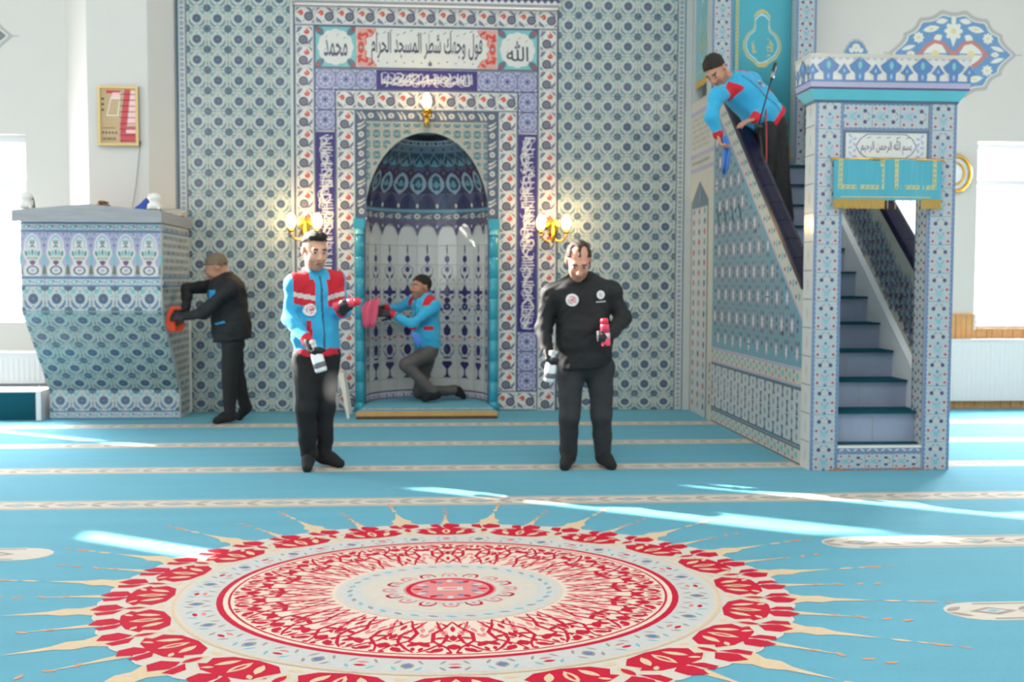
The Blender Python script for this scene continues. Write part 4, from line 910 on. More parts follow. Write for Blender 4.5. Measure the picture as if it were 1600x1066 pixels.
def hband(name, za, zb, base, edge):
    p = Pat(); k = 0; y = FY0+.09
    while y < FY1-.05:
        p.circ(y, (za+zb)/2, .028, G['aqua'], 1, 8); p.circ(y+.085, (za+zb)/2+.03, .016, G['plum'], 1, 6); p.circ(y+.085, (za+zb)/2-.03, .016, G['crim'], 1, 6); p.leaf(y+.05, (za+zb)/2, .07, .016, .6, G['mint'], 1); y += .17
    p.rect(FY0, FY1, zb-.022, zb-.004, G[edge], 2).rect(FY0, FY1, za+.004, za+.018, G[edge], 2); flank(name, p, [(FY0, za), (FY1, za), (FY1, zb), (FY0, zb)], base)
hband('dotted_band', .565, .705, G['beige'], 'lilac'); hband('dotted_band', .0, .135, G['beige'], 'slate')
p = Pat()
for i in range(24):
    for j in range(4):
        y, z = FY0+.09+.112*i, .20+.1*j
        if i % 2 == (j % 3 == 0): p.poly([(y-.028, z-.045), (y+.028, z-.045), (y+.01, z), (y+.028, z+.045), (y-.028, z+.045), (y-.01, z)], G['navy'], 1)
        else: p.leaf(y, z, .06, .03, PI/2, G['slate'], 1); p.leaf(y+.03, z+.04, .04, .02, .8, G['lilac'], 1)
for a, b in ((.135, .155), (.54, .565)): p.rect(FY0, FY1, a, b, G['slate'], 2)
flank('lower_panel', p, [(FY0, .135), (FY1, .135), (FY1, .565), (FY0, .565)], G['pale'])
p = Pat()
for k in range(13):
    z = .1+.2*k
    p.rect(MY+.012, -3.545, z-.004+.1, z+.004+.1, G['grey'], 1); p.leaf(-3.64, z, .1, .04, PI/2, G['beige'], 1)
flank('post_side_tiling', p, [(MY+.01, 0), (-3.54, 0), (-3.54, 2.55), (MY+.01, 2.55)], G['white'])
# passage arch under the tower with dotted border tiles
p = Pat(); p.poly([(-.76, 0), (-.05, 0), (-.05, 2.10), (-.40, 2.30), (-.76, 2.10)], G['slate'], 1); p.poly([(-.72, 0), (-.09, 0), (-.09, 2.04), (-.72, 2.04)], G['pale'], 2)
for k in range(20):
    for i in range(3): p.circ(-.62+.22*i, .1+.1*k, .035, G[('purple', 'teal', 'crim')[(i+k) % 3]], 3, 6)
p.leaf(-.4, 2.16, .2, .06, PI/2, G['steel'], 3)
flank('tower_arch_panel', p, [(-.945, 0), (-.012, 0), (-.012, 3.1), (-.945, 3.1)], G['beige'], .005)
p = Pat()
for z in (2.42, 2.56, 2.98): p.rect(-1.06, -.012, z-.02, z+.02, G['lilac'], 1)
for k in range(12): p.circ(-.1-.08*k, 2.49, .02, G['teal'], 1, 6); [p.circ(-.1-.08*k, 2.64+.055*j, .014, G[('grey', 'teal', 'lilac')[(j+k) % 3]], 1, 6) for j in range(6)]
mb = MB(); p2 = Pat()
for z in (2.42, 2.56, 2.98): p2.rect(-.93, -.02, z-.02, z+.02, G['lilac'], 1)
for k in range(9): p2.circ(-.1-.08*k, 2.49, .02, G['teal'], 1, 6); [p2.circ(-.1-.08*k, 2.64+.055*j, .014, G[('grey', 'teal', 'lilac')[(j+k) % 3]], 1, 6) for j in range(6)]
p2.into(mb, lambda a, b, L: (mx0-.0005-L*LH-OX, a-OY, b)); mb.build('balustrade_tiling', mn)
for x0 in (mx0, mx1-.2):                                              # tower posts
    bx(MB(), x0+.003, x0+.197, -.80, -.62, 2.39, 5.2, G['pale']).build('tower_post', mn)
    for k in range(14): place(T['dots'], mn, x0+.1-OX, -.80-OY, 2.5+.2*k)
    for k in range(2): pass
for x0, x1 in ((mx0+.003, mx0+.1),): bx(MB(), x0, x1, -.05, -.012, 3.1, 5.2, G['pale']).build('tower_pilaster', mn)
bx(MB(), mx0-.02, mx1+.02, -.85, -.01, 5.2, 5.5, G['turqlite']).build('tower_roof', mn)
# worn terracotta where the glaze has chipped along the foot
p = Pat()
for k in range(16): x = mx0+.15+.05*k+rnd.uniform(-.01, .01); hgt = .008+.02*rnd.random()*(1 if 8 < k < 13 or k in (1, 2) else .3); p.poly([(x-OX-.025, .001), (x-OX+.025, .001), (x-OX+.012, hgt), (x-OX-.015, hgt*.8)], M['orangewear'], 1)
mb = MB(); p.into(mb, lambda a, b, L: (a, MY-OY-.0045, b)); mb.build('chipped_edge', mn)

# ------------------------------------------------------------------ embroidered hangings
def fringe(parent, x0, x1, y, z, ln, skip=None, name='fringe', axis=0):
    mb = MB(); n = int(abs(x1-x0)/.006)
    for k in range(n):
        x = x0+(x1-x0)*(k+.5)/n
        if skip and skip[0] < x < skip[1] and k % 9: continue
        l = ln*(.92+.12*rnd.random()); d = rnd.uniform(-.002, .002)
        a = (x, y-.003+d, z) if axis == 0 else (y-.003+d, x, z)
        b = (x+d, y-.003-d, z-l) if axis == 0 else (y-.003-d, x+d, z-l)
        mb.tube([a, b], .0034, M['fringe'], 4, False)
    tag(mb.build(name, parent), kind='stuff')
bn = thing('embroidered_banner', 'short turquoise banner with gold borders and fringe across the pulpit gateway', 'banner', (OX+.005, MY-.03, 1.885), 0, 'embroidered banners on the stair pulpit')
p = Pat(); W2, H = .382, .282; t = M['goldcloth']
for xa, xb in ((-.35, -.025), (.045, .345)):
    p.rect(xa, xa+.028, .085, H, t, 1).rect(xb-.028, xb, .085, H, t, 1).rect(xa, xb, .075, .105, t, 1)
    k = xa+.014
    while k < xb: p.leaf(k, .09, .03, .012, .8, M['cloth_turq'], 2); k += .035
    for q in range(5): p.leaf(xa+.014, .12+.035*q, .028, .01, .6, M['cloth_turq'], 2); p.leaf(xb-.014, .12+.035*q, .028, .01, -.6, M['cloth_turq'], 2)
p.rect(-.33, .31, .018, .026, t, 1)
vs = []; nseg = 24
mb = MB()
def wob(x, z): return -.004*math.sin(x*17)-.003*math.sin(x*41+z*6)
for k in range(nseg):
    xa, xb = -W2+2*W2*k/nseg, -W2+2*W2*(k+1)/nseg
    mb.add([(xa, wob(xa, 0), 0), (xb, wob(xb, 0), 0), (xb, wob(xb, H), H), (xa, wob(xa, H), H), (xa, .006+wob(xa, 0), 0), (xb, .006+wob(xb, 0), 0), (xb, .006+wob(xb, H), H), (xa, .006+wob(xa, H), H)], [(0, 1, 2, 3), (7, 6, 5, 4), (0, 4, 5, 1), (3, 2, 6, 7)], M['cloth_turq'])
mb.build('cloth', bn); mb = MB()
def sub(pat):                                                        # split long ornament so that it follows the folds
    o = Pat()
    for pts, m, L in pat.p:
        xs = [a for a, b in pts]
        if len(pts) == 4 and max(xs)-min(xs) > .06:
            n = int((max(xs)-min(xs))/.02)+1; x0, x1, za, zb = min(xs), max(xs), min(b for a, b in pts), max(b for a, b in pts)
            for i in range(n): o.rect(x0+(x1-x0)*i/n, x0+(x1-x0)*(i+1)/n, za, zb, m, L)
        else: o.p.append((pts, m, L))
    return o
sub(p).into(mb, lambda a, b, L: (a, wob(a, b)-L*.0008, b)); mb.build('gold_embroidery', bn)
fringe(bn, -W2, W2, 0, .008, .068, (-.02, .235)); MB().tube([(-W2-.02, .006, H), (W2+.02, .006, H)], .008, M['gold'], 8).build('rail', bn)  # fringe thinned mid-banner to imitate strands washed out by glare
def cartouche(sc_):
    def o(s): return [(x*s*sc_, z*s*sc_+(1-s)*.02*sc_) for x, z in [(0, .50), (.07, .47), (.13, .40), (.12, .30), (.14, .2), (.24, .12), (.30, .0), (.30, -.1), (.24, -.22), (.12, -.3), (.06, -.36), (-.06, -.36), (-.12, -.3), (-.24, -.22), (-.30, -.1), (-.30, 0), (-.24, .12), (-.14, .2), (-.12, .30), (-.13, .40), (-.07, .47)]]
    p = Pat(); p.poly(o(1.16), M['goldcloth'], 1); p.poly(o(1.05), M['cloth_turq'], 2); p.poly(o(1.0), M['silver'], 3); p.poly(o(.93), M['cloth_turq'], 4)
    r = random.Random(3)
    for k in range(46):
        a, q = r.uniform(0, 6.3), r.random()**.5; x, z = .2*q*math.cos(a)*sc_, (-.06+.2*q*math.sin(a))*sc_
        p.leaf(x, z, .09*sc_, .025*sc_, r.uniform(0, 3), M['goldcloth'], 5)
    for k in range(6): p.leaf(.03*(-1)**k*sc_, (.16+.04*k)*sc_, .08*sc_, .025*sc_, k, M['goldcloth'], 5)
    return p
bb = thing('embroidered_banner', 'tall turquoise banner with silver and gold cartouche hung behind the leaning man', 'banner', (OX, -.70, 2.56), 0, 'embroidered banners on the stair pulpit')
W2 = .30; H = 2.4
def wb(x, z): return .02*math.sin(x*9+.5)+.035*max(0, (x-.12)/.18)**2
mb = MB(); nseg = 24
for k in range(nseg):
    xa, xb = -W2+2*W2*k/nseg, -W2+2*W2*(k+1)/nseg
    mb.add([(xa, wb(xa, 0), 0), (xb, wb(xb, 0), 0), (xb, wb(xb, H), H), (xa, wb(xa, H), H), (xa, wb(xa, 0)+.005, 0), (xb, wb(xb, 0)+.005, 0), (xb, wb(xb, H)+.005, H), (xa, wb(xa, H)+.005, H)], [(0, 1, 2, 3), (7, 6, 5, 4), (0, 4, 5, 1), (3, 2, 6, 7)], M['cloth_turq'], True)
mb.build('cloth', bb); p = Pat(); p.rect(-.255, -.225, .14, H, M['goldcloth'], 1).rect(-.255, .28, .10, .14, M['goldcloth'], 1); p.put(cartouche(.55), .01, 1.03)
for k in range(60): p.leaf(-.24, .2+.036*k, .03, .01, .7, M['cloth_turq'], 2)
mb = MB(); sub(p).into(mb, lambda a, b, L: (a, wb(a, b)-.001-L*.0008, b)); mb.build('embroidery', bb); fringe(bb, -W2, W2, .012, .01, .07); MB().tube([(-W2, .012, H), (W2, .012, H)], .012, M['gold'], 8).build('rail', bb)
bs = thing('embroidered_banner', 'narrow turquoise side banner with gold fringe in the opening beside the tower post', 'banner', (mx0+.03, -.34, 3.30), 0, 'embroidered banners on the stair pulpit')
W2 = .265; H = 1.7
MB().box(-.004, .004, -W2, W2, 0, H, M['cloth_turq']).build('cloth', bs); p = Pat().put(cartouche(.62), 0, .42, .8, 1.15).rect(-W2+.02, W2-.02, .07, .09, M['goldcloth'], 1); mb = MB(); p.into(mb, lambda a, b, L: (-.004-L*.0008, -a, b)); mb.build('embroidery', bs)
fringe(bs, -W2, W2, 0, .012, .075, axis=1); MB().tube([(0, -W2, H), (0, W2, H)], .012, M['gold'], 8).build('rail', bs)

# ------------------------------------------------------------------ things on the walls
ck = thing('prayer_time_board', 'gold-framed prayer time board with red display panels on the white pier', 'clock', (-2.95, -.302, 2.865))
CW, CH = .187, .28
MB().box(-CW, CW, -.03, .0, -CH, CH, M['darkvoid']).build('case', ck)
mb = MB(); e = .022; [mb.box(*b, mat('pale_gold_paint', (226, 192, 124), .35, .06, 30)) for b in ((-CW, -CW+e, -.045, -.03, -CH, CH), (CW-e, CW, -.045, -.03, -CH, CH), (-CW+e, CW-e, -.045, -.03, -CH, -CH+e), (-CW+e, CW-e, -.045, -.03, CH-e, CH))]; mb.build('frame', ck)
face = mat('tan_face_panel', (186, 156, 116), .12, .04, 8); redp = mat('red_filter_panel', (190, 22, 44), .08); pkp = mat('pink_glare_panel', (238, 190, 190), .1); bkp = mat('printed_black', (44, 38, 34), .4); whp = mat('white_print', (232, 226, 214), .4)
p = Pat(); p.rect(-CW+e, CW-e, -CH+e, CH-e, face, 1); p.rect(-.11, .02, CH-.068, CH-.04, redp, 2)
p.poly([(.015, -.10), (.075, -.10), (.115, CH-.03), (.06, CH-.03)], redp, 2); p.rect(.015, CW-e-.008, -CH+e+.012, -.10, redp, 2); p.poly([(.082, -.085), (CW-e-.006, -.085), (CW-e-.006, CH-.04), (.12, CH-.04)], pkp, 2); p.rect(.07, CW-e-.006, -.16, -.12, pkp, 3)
for k in range(9): z = -.235+.055*k; p.rect(.01, CW-e-.006, z-.003, z+.003, bkp, 4)
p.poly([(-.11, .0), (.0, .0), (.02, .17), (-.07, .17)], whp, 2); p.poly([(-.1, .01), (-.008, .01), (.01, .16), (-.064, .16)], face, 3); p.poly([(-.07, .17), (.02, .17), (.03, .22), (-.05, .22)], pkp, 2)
for z, h in ((.15, .02), (.1, .018), (.05, .016)): p.rect(-.155, -.13, z, z+h, bkp, 4)
for qd in text_polys('SICAKLIK', .125, .026, bold=.01): p.poly([(a-.085, b-.215) for a, b in qd], bkp, 4)
for k in range(5): p.rect(-.15+.03*k, -.135+.03*k, -.165, -.148, bkp, 4)
p.rect(-.15, -.03, -.115, -.11, bkp, 4)
mb = MB(); p.into(mb, lambda a, b, L: (a, -.03-L*.0006, b)); mb.build('display_face', ck)
MB().box(CW, CW+.014, -.03, -.012, -CH+.02, -CH+.05, M['black']).build('plug', ck)
tag(MB().tube([(-2.754, -.318, 2.60), (-2.77, -.318, 2.45), (-2.80, -.318, 2.2), (-2.84, -.33, 1.95), (-2.85, -.36, 1.919)], .004, M['greycable'], 6).build('power_cord'), 'thin grey cord hanging from the prayer time board to the pulpit', 'cord')
def sconce(x, z, arms, lab, grp):
    r = thing('wall_sconce', lab, 'lamp', (x, -.011, z), 0, grp)
    MB().lathe([(0, 0), (.05, .002), (.045, .012), (.02, .02), (.015, .05), (0, .055)], M['gold'], mtx=Matrix.Rotation(PI/2, 4, 'X')).build('back_plate', r)
    mb = MB(); [mb.add([(s*.012, -.02, -.01), (s*.07, -.03, .06+.0*s), (s*.055, -.03, .11), (s*.02, -.03, .15), (0, -.035, .10)], [(0, 1, 2, 3, 4)], M['gold']) for s in (-1, 1)]
    mb.lathe([(0, -.11), (.016, -.1), (.012, -.08), (.03, -.05), (.018, -.02), (.02, .03), (.008, .06), (.016, .1), (0, .13)], M['gold'], (0, -.05, 0), 12)
    if arms: mb.build('body', r)
    else: MB().lathe([(0, -.16), (.012, -.14), (.03, -.09), (.018, -.05), (.02, -.02), (.01, 0), (0, .0)], M['gold'], (0, -.05, 0), 12).build('body', r)
    for s in ((-1, 1) if arms else (0,)):
        sx, sz, sy = s*.128, .03, -.11
        a = MB().tube([(0, -.05, -.04), (s*.05, -.07, -.09), (s*.1, -.1, -.075), (sx, sy, -.03), (sx, sy, .0)] if s else [(0, -.05, -.03), (0, -.09, -.06), (0, sy, -.03), (0, sy, 0)], .009, M['gold'], 8)
        a.lathe([(0, -.012), (.02, -.01), (.036, .004), (.03, .012), (.018, .03), (0, .03)], M['gold'], (sx, sy, 0), 12).build('arm', r)
        MB().lathe([(.016, .024), (.03, .035), (.045, .07), (.048, .10), (.038, .135), (.022, .165), (.018, .175)], M['shade'], (sx, sy, 0), 14).build('glass_shade', r)
        l = bpy.data.lights.new('sconce_bulb', 'POINT'); l.energy = 42 if s else 26; l.color = (1, .66, .30); l.shadow_soft_size = .05
        lo = bpy.data.objects.new('sconce_bulb', l); COL.objects.link(lo); lo.parent = r; lo.location = (sx, sy-.075, .1)
sconce(-1.235, 1.80, 2, 'lit two-arm brass wall sconce behind the man in turquoise jacket and black trousers', 'brass wall sconces')
sconce(1.23, 1.80, 2, 'lit two-arm brass wall sconce above the balding man in black jacket', 'brass wall sconces')
sconce(-.032, 2.985, 0, 'lit single brass wall sconce above the arch of the prayer niche', 'brass wall sconces')
def lobed(w, h):
    pts = []
    for k in range(96):
        a = 2*PI*k/96; q = abs(math.cos(a)); r = 1.03-.09*abs(math.sin(7*a+PI/2*0)); tip = 1+.16*max(0, (q-.93)/.07)
        pts.append((w*math.cos(a)*r*tip*.87, h*math.sin(a)*r))
    return pts
def mural(name, x, z, w, h, lab, grp, small=False, blue='muralblue'):
    r = thing(name, lab, 'mural', (x, -.001, z), 0, grp); P0, P1, P2 = lobed(w, h), lobed(w*.93, h*.90), lobed(w*.905, h*.87)
    mb = MB().prism(P0, -.003, 0, M['muralgrey']); p = Pat(); p.poly(P1, M['muralcream'], 1); p.poly(P2, M[blue], 2)
    C, Yw, Rd = M['muralcream'], M['muralyellow'], M['muralred']
    def flower(a, b, s): p.circ(a, b, s, C, 3, 12); [p.circ(a+s*math.cos(k*PI/4), b+s*math.sin(k*PI/4), s*.3, C, 3, 6) for k in range(8)]; p.circ(a, b, s*.4, Yw, 4, 8)
    if small: flower(0, h*.3, h*.28); [p.leaf(s*w*.4, h*.1, w*.5, h*.3, s*.8, C, 3) for s in (-1, 1)]
    else:
        for q in (-1, 1):
            flower(0, q*h*.52, h*.17); p.poly([(-.06*w, q*h*.4), (.06*w, q*h*.4), (0, q*h*.16)][::-q], C, 3); p.leaf(0, q*h*.76, h*.22, w*.08, PI/2, C, 3)
            for s in (-1, 1):
                p.leaf(s*w*.19, q*h*.74, w*.2, h*.13, -s*q*.15, C, 3); p.leaf(s*w*.36, q*h*.56, w*.28, h*.15, -s*q*.2, C, 3); p.leaf(s*w*.36, q*h*.56, w*.1, h*.06, 0, Yw, 4)
                flower(s*w*.56, q*h*.36, h*.1); p.leaf(s*w*.72, q*h*.13, w*.24, h*.1, -s*q*.3, C, 3)
                p.stroke([(s*w*.05, q*h*.05), (s*w*.17, q*h*.24), (s*w*.3, q*h*.28), (s*w*.42, q*h*.18), (s*w*.5, q*h*.04)], h*.085, Rd, 5); p.poly([(s*w*.1, q*h*.02), (s*w*.18, q*h*.2), (s*w*.3, q*h*.24), (s*w*.42, q*h*.12), (s*w*.48, q*h*.01)][::s*q], C, 4)
                p.leaf(s*w*.25, q*h*.36, w*.16, h*.16, -s*q*.5, C, 3)
        for s in (-1, 1): p.circ(s*w*.29, 0, h*.09, Yw, 6, 8); p.circ(s*w*.54, 0, h*.06, Rd, 6, 8); p.leaf(s*w*.68, 0, w*.14, h*.12, 0, C, 3); p.leaf(s*w*.68, 0, w*.06, h*.05, 0, Yw, 4); p.rect(min(s*w*.98, s*w*1.12), max(s*w*.98, s*w*1.12), -.006, .006, M['muralgrey'], 1)
        p.circ(0, 0, h*.08, Rd, 5, 8)
    p.into(mb, lambda a, b, L: (a, -.003-L*.0004, b)); fixn(mb.build('painted_ornament', r)); return r
mural('wall_mural', 5.355, 3.655, .655, .45, 'blue and cream lobed arabesque painted on the white wall above the pulpit canopy', 'painted arabesques')
mural('wall_mural', 4.335, 3.66, .13, .135, 'small painted lobed ornament peeping over the pulpit canopy', 'painted arabesques', True)
mural('wall_mural', -4.70, 3.665, .655, .45, 'painted arabesque tip on the white wall high above the window beside the pier', 'painted arabesques', False, 'muraldark')
pq = thing('gilt_plaque', 'gilt ring-shaped wall plaque half hidden behind the stair pulpit gateway', 'plaque', (5.405, -.012, 2.435))
mb = MB(); ring = [(.155*math.cos(2*PI*k/28), -.015, .18*math.sin(2*PI*k/28)) for k in range(29)]; mb.tube(ring, .02, M['gold'], 8, False); mb.build('outer_ring', pq)
MB().tube([(.09*math.cos(2*PI*k/24), -.012, .11*math.sin(2*PI*k/24)) for k in range(25)], .012, M['gold'], 8, False).build('inner_ring', pq)
fixn(MB().prism([(.15*math.cos(2*PI*k/28), .175*math.sin(2*PI*k/28)) for k in range(28)], -.008, .0, M['enamel']).build('disc', pq))

# ------------------------------------------------------------------ microphone and stool
ms = thing('microphone_stand', 'black microphone stand with slanting boom on the pulpit stair beside the leaning man', 'microphone stand', (2.86, -2.19, 1.406))
pb = Vector((2.86, -2.19, 1.406)); c1 = at(1186, 198, -2.21); mt = at(1212, 98, -2.26); bt = at(1180, 300, -2.19)
MB().lathe([(0, 0), (.09, 0), (.085, .02), (.02, .03), (0, .03)], M['black'], (0, 0, 0), 18).build('base', ms)
MB().tube([(0, 0, .02), c1-pb], .009, M['black'], 8).build('pole', ms)
MB().tube([c1-pb+Vector((-.02, 0, -.05)), c1-pb+(mt-c1)*.82], .007, M['black'], 8).build('boom', ms)
MB().tube([c1-pb+Vector((-.03, -.02, 0)), c1-pb+Vector((.03, .02, .0))], .02, M['black'], 10).build('clamp', ms)
MB().tube([c1-pb+(mt-c1)*.74, c1-pb+(mt-c1)*.86], .016, M['steel'], 10).build('microphone_clip', ms)
MB().tube([c1-pb+(mt-c1)*.78, c1-pb+(mt-c1)*.95, mt-pb], [.012, .016, .014], M['black'], 10).build('microphone', ms)
a = at(1197, 170, -2.2); b = at(1197, 285, -2.2)
tag(MB().tube([c1+Vector((.045, .02, .03)), a, (a+b)/2+Vector((.004, 0, 0)), b, (b.x+.03, b.y, 1.425), (b.x+.05, b.y-.10, 1.413)], .0055, M['redcable'], 8).build('microphone_cable'), 'red cable hanging straight down from the microphone stand', 'cable')
st = thing('plastic_stool', 'ivory plastic stool half hidden behind the man spraying beside the niche', 'stool', (-.985, -.40, 0))
MB().prism([(.15*math.cos(a)*(1.0+.06*math.cos(4*a)), .15*math.sin(a)*(1.0+.06*math.cos(4*a))) for a in [2*PI*k/20 for k in range(20)]], .425, .45, M['stoolwhite'], 'z').build('seat', st)
MB().prism([(.14*math.cos(a), .14*math.sin(a)) for a in [2*PI*k/20 for k in range(20)]], .38, .425, M['stoolwhite'], 'z').build('skirt', st)
for sx in (-1, 1):
    for sy in (-1, 1):
        vs = []
        for z, d, ww in ((.43, .13, .06), (.25, .165, .04), (0, .205, .026)):
            cx, cy = sx*d, sy*d*.9
            vs += [(cx-ww/2, cy-ww/2, z), (cx+ww/2, cy-ww/2, z), (cx+ww/2, cy+ww/2, z), (cx-ww/2, cy+ww/2, z)]
        MB().add(vs, [(4*j+i, 4*j+(i+1) % 4, 4*j+4+(i+1) % 4, 4*j+4+i) for j in range(2) for i in range(4)]+[(3, 2, 1, 0), (8, 9, 10, 11)], M['stoolwhite']).build('leg', st)
# ------------------------------------------------------------------ people: smooth bodies and clothes grown on posed skeletons
class Vox:
    """blended round limbs on a grid, turned into one continuous surface"""
    def __init__(s, lo, hi, h):
        s.h = h; s.lo = np.array(lo, float)-4*h; n = np.ceil((np.array(hi)+4*h-s.lo)/h).astype(int)+1; s.n = n
        s.ax = [s.lo[i]+h*np.arange(n[i]) for i in range(3)]; s.f = np.full(tuple(n), .2, np.float32)
    def sl(s, lo, hi, pad):
        r = []
        for i in range(3):
            a = int(max(0, math.floor((lo[i]-pad-s.lo[i])/s.h))); b = int(min(s.n[i], math.ceil((hi[i]+pad-s.lo[i])/s.h)+1))
            if b <= a: return None
            r.append(slice(a, b))
        return tuple(r)
    def pts(s, q): return np.meshgrid(s.ax[0][q[0]], s.ax[1][q[1]], s.ax[2][q[2]], indexing='ij', sparse=True)
    def comb(s, q, d, k, op):
        f = s.f[q]
        if op == '+':
            if k: t = np.maximum(k-np.abs(f-d), 0)/k; s.f[q] = np.minimum(f, d)-t*t*k*.25
            else: s.f[q] = np.minimum(f, d)
        else:
            d = -d
            if k: t = np.maximum(k-np.abs(f-d), 0)/k; s.f[q] = np.maximum(f, d)+t*t*k*.25
            else: s.f[q] = np.maximum(f, d)
    def limb(s, a, b, ra, rb, k=.03, op='+', flat=None):
        """tapered limb; flat = (direction, factor) squeezes its cross-section along a direction"""
        a, b = np.array(a, float), np.array(b, float); R = max(ra, rb)
        q = s.sl(np.minimum(a, b)-R, np.maximum(a, b)+R, k+.02)
        if q is None: return s
        X = s.pts(q); ba = b-a; L = max(ba @ ba, 1e-9); pa = [X[i]-a[i] for i in range(3)]
        t = np.clip((pa[0]*ba[0]+pa[1]*ba[1]+pa[2]*ba[2])/L, 0, 1); e = [pa[i]-t*ba[i] for i in range(3)]
        d2 = e[0]**2+e[1]**2+e[2]**2; sc_ = 1
        if flat is not None:
            u = np.array(flat[0], float); u /= np.linalg.norm(u); p = e[0]*u[0]+e[1]*u[1]+e[2]*u[2]; d2 = d2+p*p*(1/flat[1]**2-1); sc_ = .5+.5*flat[1]
        s.comb(q, ((np.sqrt(d2)-(ra+(rb-ra)*t))*sc_).astype(np.float32), k, op); return s
    def ell(s, c, r, R=None, k=.02, op='+'):
        c = np.array(c, float); r = np.array(r, float); m = r.max(); q = s.sl(c-m, c+m, k+.015)
        if q is None: return s
        X = s.pts(q); p = [X[i]-c[i] for i in range(3)]
        if R is not None: p = [p[0]*R[0][i]+p[1]*R[1][i]+p[2]*R[2][i] for i in range(3)]
        k0 = np.sqrt(sum((p[i]/r[i])**2 for i in range(3))); k1 = np.sqrt(sum((p[i]/r[i]**2)**2 for i in range(3)))
        s.comb(q, (k0*(k0-1)/np.maximum(k1, 1e-6)).astype(np.float32), k, op); return s
    def cut(s, p, n, k=.012):
        """keep what lies behind the plane"""
        X = s.pts((slice(None),)*3); n = np.array(n, float); n /= np.linalg.norm(n); d = (X[0]-p[0])*n[0]+(X[1]-p[1])*n[1]+(X[2]-p[2])*n[2]
        s.comb((slice(None),)*3, (-d).astype(np.float32), k, '-'); return s
    def folds(s, amp, fr, seed, axis=None):
        r = np.random.RandomState(seed); X = s.pts((slice(None),)*3); g = 0
        for i in range(5):
            v = r.normal(size=3); v /= np.linalg.norm(v)
            if axis is not None: v = v*.45+np.array(axis)*(.9)
            v *= fr*(.6+.9*r.rand()); g = g+np.sin(X[0]*v[0]+X[1]*v[1]+X[2]*v[2]+r.rand()*6+1.3*np.sin(X[2]*fr*.5+i))
        s.f += (amp*.4*g).astype(np.float32); return s
    def mesh(s):
        f = s.f; S = f < 0; n = f.shape
        c = S[:-1, :-1, :-1].astype(np.int8)
        tot = sum(S[i:n[0]-1+i, j:n[1]-1+j, k:n[2]-1+k].astype(np.int8) for i in (0, 1) for j in (0, 1) for k in (0, 1))
        idx = np.argwhere((tot > 0) & (tot < 8)); vid = -np.ones((n[0]-1, n[1]-1, n[2]-1), np.int64); vid[tuple(idx.T)] = np.arange(len(idx))
        acc = np.zeros((len(idx), 3)); cnt = np.zeros(len(idx)); I = idx.T; cor = [(i, j, k) for i in (0, 1) for j in (0, 1) for k in (0, 1)]
        val = {q: f[I[0]+q[0], I[1]+q[1], I[2]+q[2]] for q in cor}
        for q in cor:
            for a in range(3):
                if q[a]: continue
                p = list(q); p[a] = 1; v0, v1 = val[q], val[tuple(p)]; m = (v0 < 0) != (v1 < 0); t = np.where(m, v0/np.where(m, v0-v1, 1), 0)
                for b in range(3): acc[:, b] += np.where(m, q[b]+(t if b == a else 0), 0)
                cnt += m
        V = s.lo+(idx+acc/cnt[:, None])*s.h; Fs = []
        for a in range(3):
            b, c2 = (a+1) % 3, (a+2) % 3; lo = [slice(None)]*3; hi = [slice(None)]*3; lo[a] = slice(0, -1); hi[a] = slice(1, None)
            A, B = S[tuple(lo)], S[tuple(hi)]; e = np.argwhere(A != B); e = e[(e[:, b] > 0) & (e[:, c2] > 0) & (e[:, b] < n[b]-1) & (e[:, c2] < n[c2]-1)]
            sg = A[tuple(e.T)]; q = []
            for db, dc in ((1, 1), (0, 1), (0, 0), (1, 0)):
                g = e.copy(); g[:, b] -= db; g[:, c2] -= dc; q.append(vid[tuple(g.T)])
            q = np.stack(q, 1); q[~sg] = q[~sg][:, ::-1]; Fs.append(q)
        return V, np.concatenate(Fs)
def smooth_v(V, F, it=1):
    for _ in range(it):
        acc = np.zeros_like(V); cnt = np.zeros(len(V))
        for a, b in ((0, 1), (1, 2), (2, 3), (3, 0)):
            np.add.at(acc, F[:, a], V[F[:, b]]); np.add.at(acc, F[:, b], V[F[:, a]]); np.add.at(cnt, F[:, a], 1); np.add.at(cnt, F[:, b], 1)
        V = V*.5+.5*acc/cnt[:, None]
    return V
def skin_mesh(name, vox, mats, pick, parent, org, it=1):
    V, F = vox.mesh(); V = smooth_v(V, F, it); cen = V[F].mean(1)
    me = bpy.data.meshes.new(name); me.vertices.add(len(V)); me.vertices.foreach_set('co', (V-np.array(org)).astype(np.float32).ravel())
    me.loops.add(F.size); me.loops.foreach_set('vertex_index', F.ravel().astype(np.int32)); me.polygons.add(len(F))
    me.polygons.foreach_set('loop_start', np.arange(0, F.size, 4, dtype=np.int32)); me.polygons.foreach_set('loop_total', np.full(len(F), 4, np.int32))
    for m in mats: me.materials.append(m)
    if pick is not None: me.polygons.foreach_set('material_index', np.asarray(pick(cen), np.int32))
    me.polygons.foreach_set('use_smooth', np.ones(len(F), bool)); me.update(calc_edges=True); me.validate()
    return link(name, me, parent)
SK = {k: mat('skin_'+k, v, .5, .06, 30, .08, 260, spec=.35) for k, v in dict(fair=(206, 156, 132), mid=(188, 134, 108), ruddy=(204, 146, 122), tan=(178, 124, 98), deep=(170, 120, 96)).items()}
LIP = mat('lips', (164, 98, 88), .5); EYW = mat('eye_white', (214, 206, 198), .3); EYD = mat('eye_dark', (44, 32, 28), .25)
HAIRS = {k: mat('hair_'+k, v, .6, .25, 90, .5, 300, spec=.3) for k, v in dict(dark=(40, 32, 28), brown=(62, 48, 40), grey=(120, 100, 84), black=(30, 27, 26)).items()}
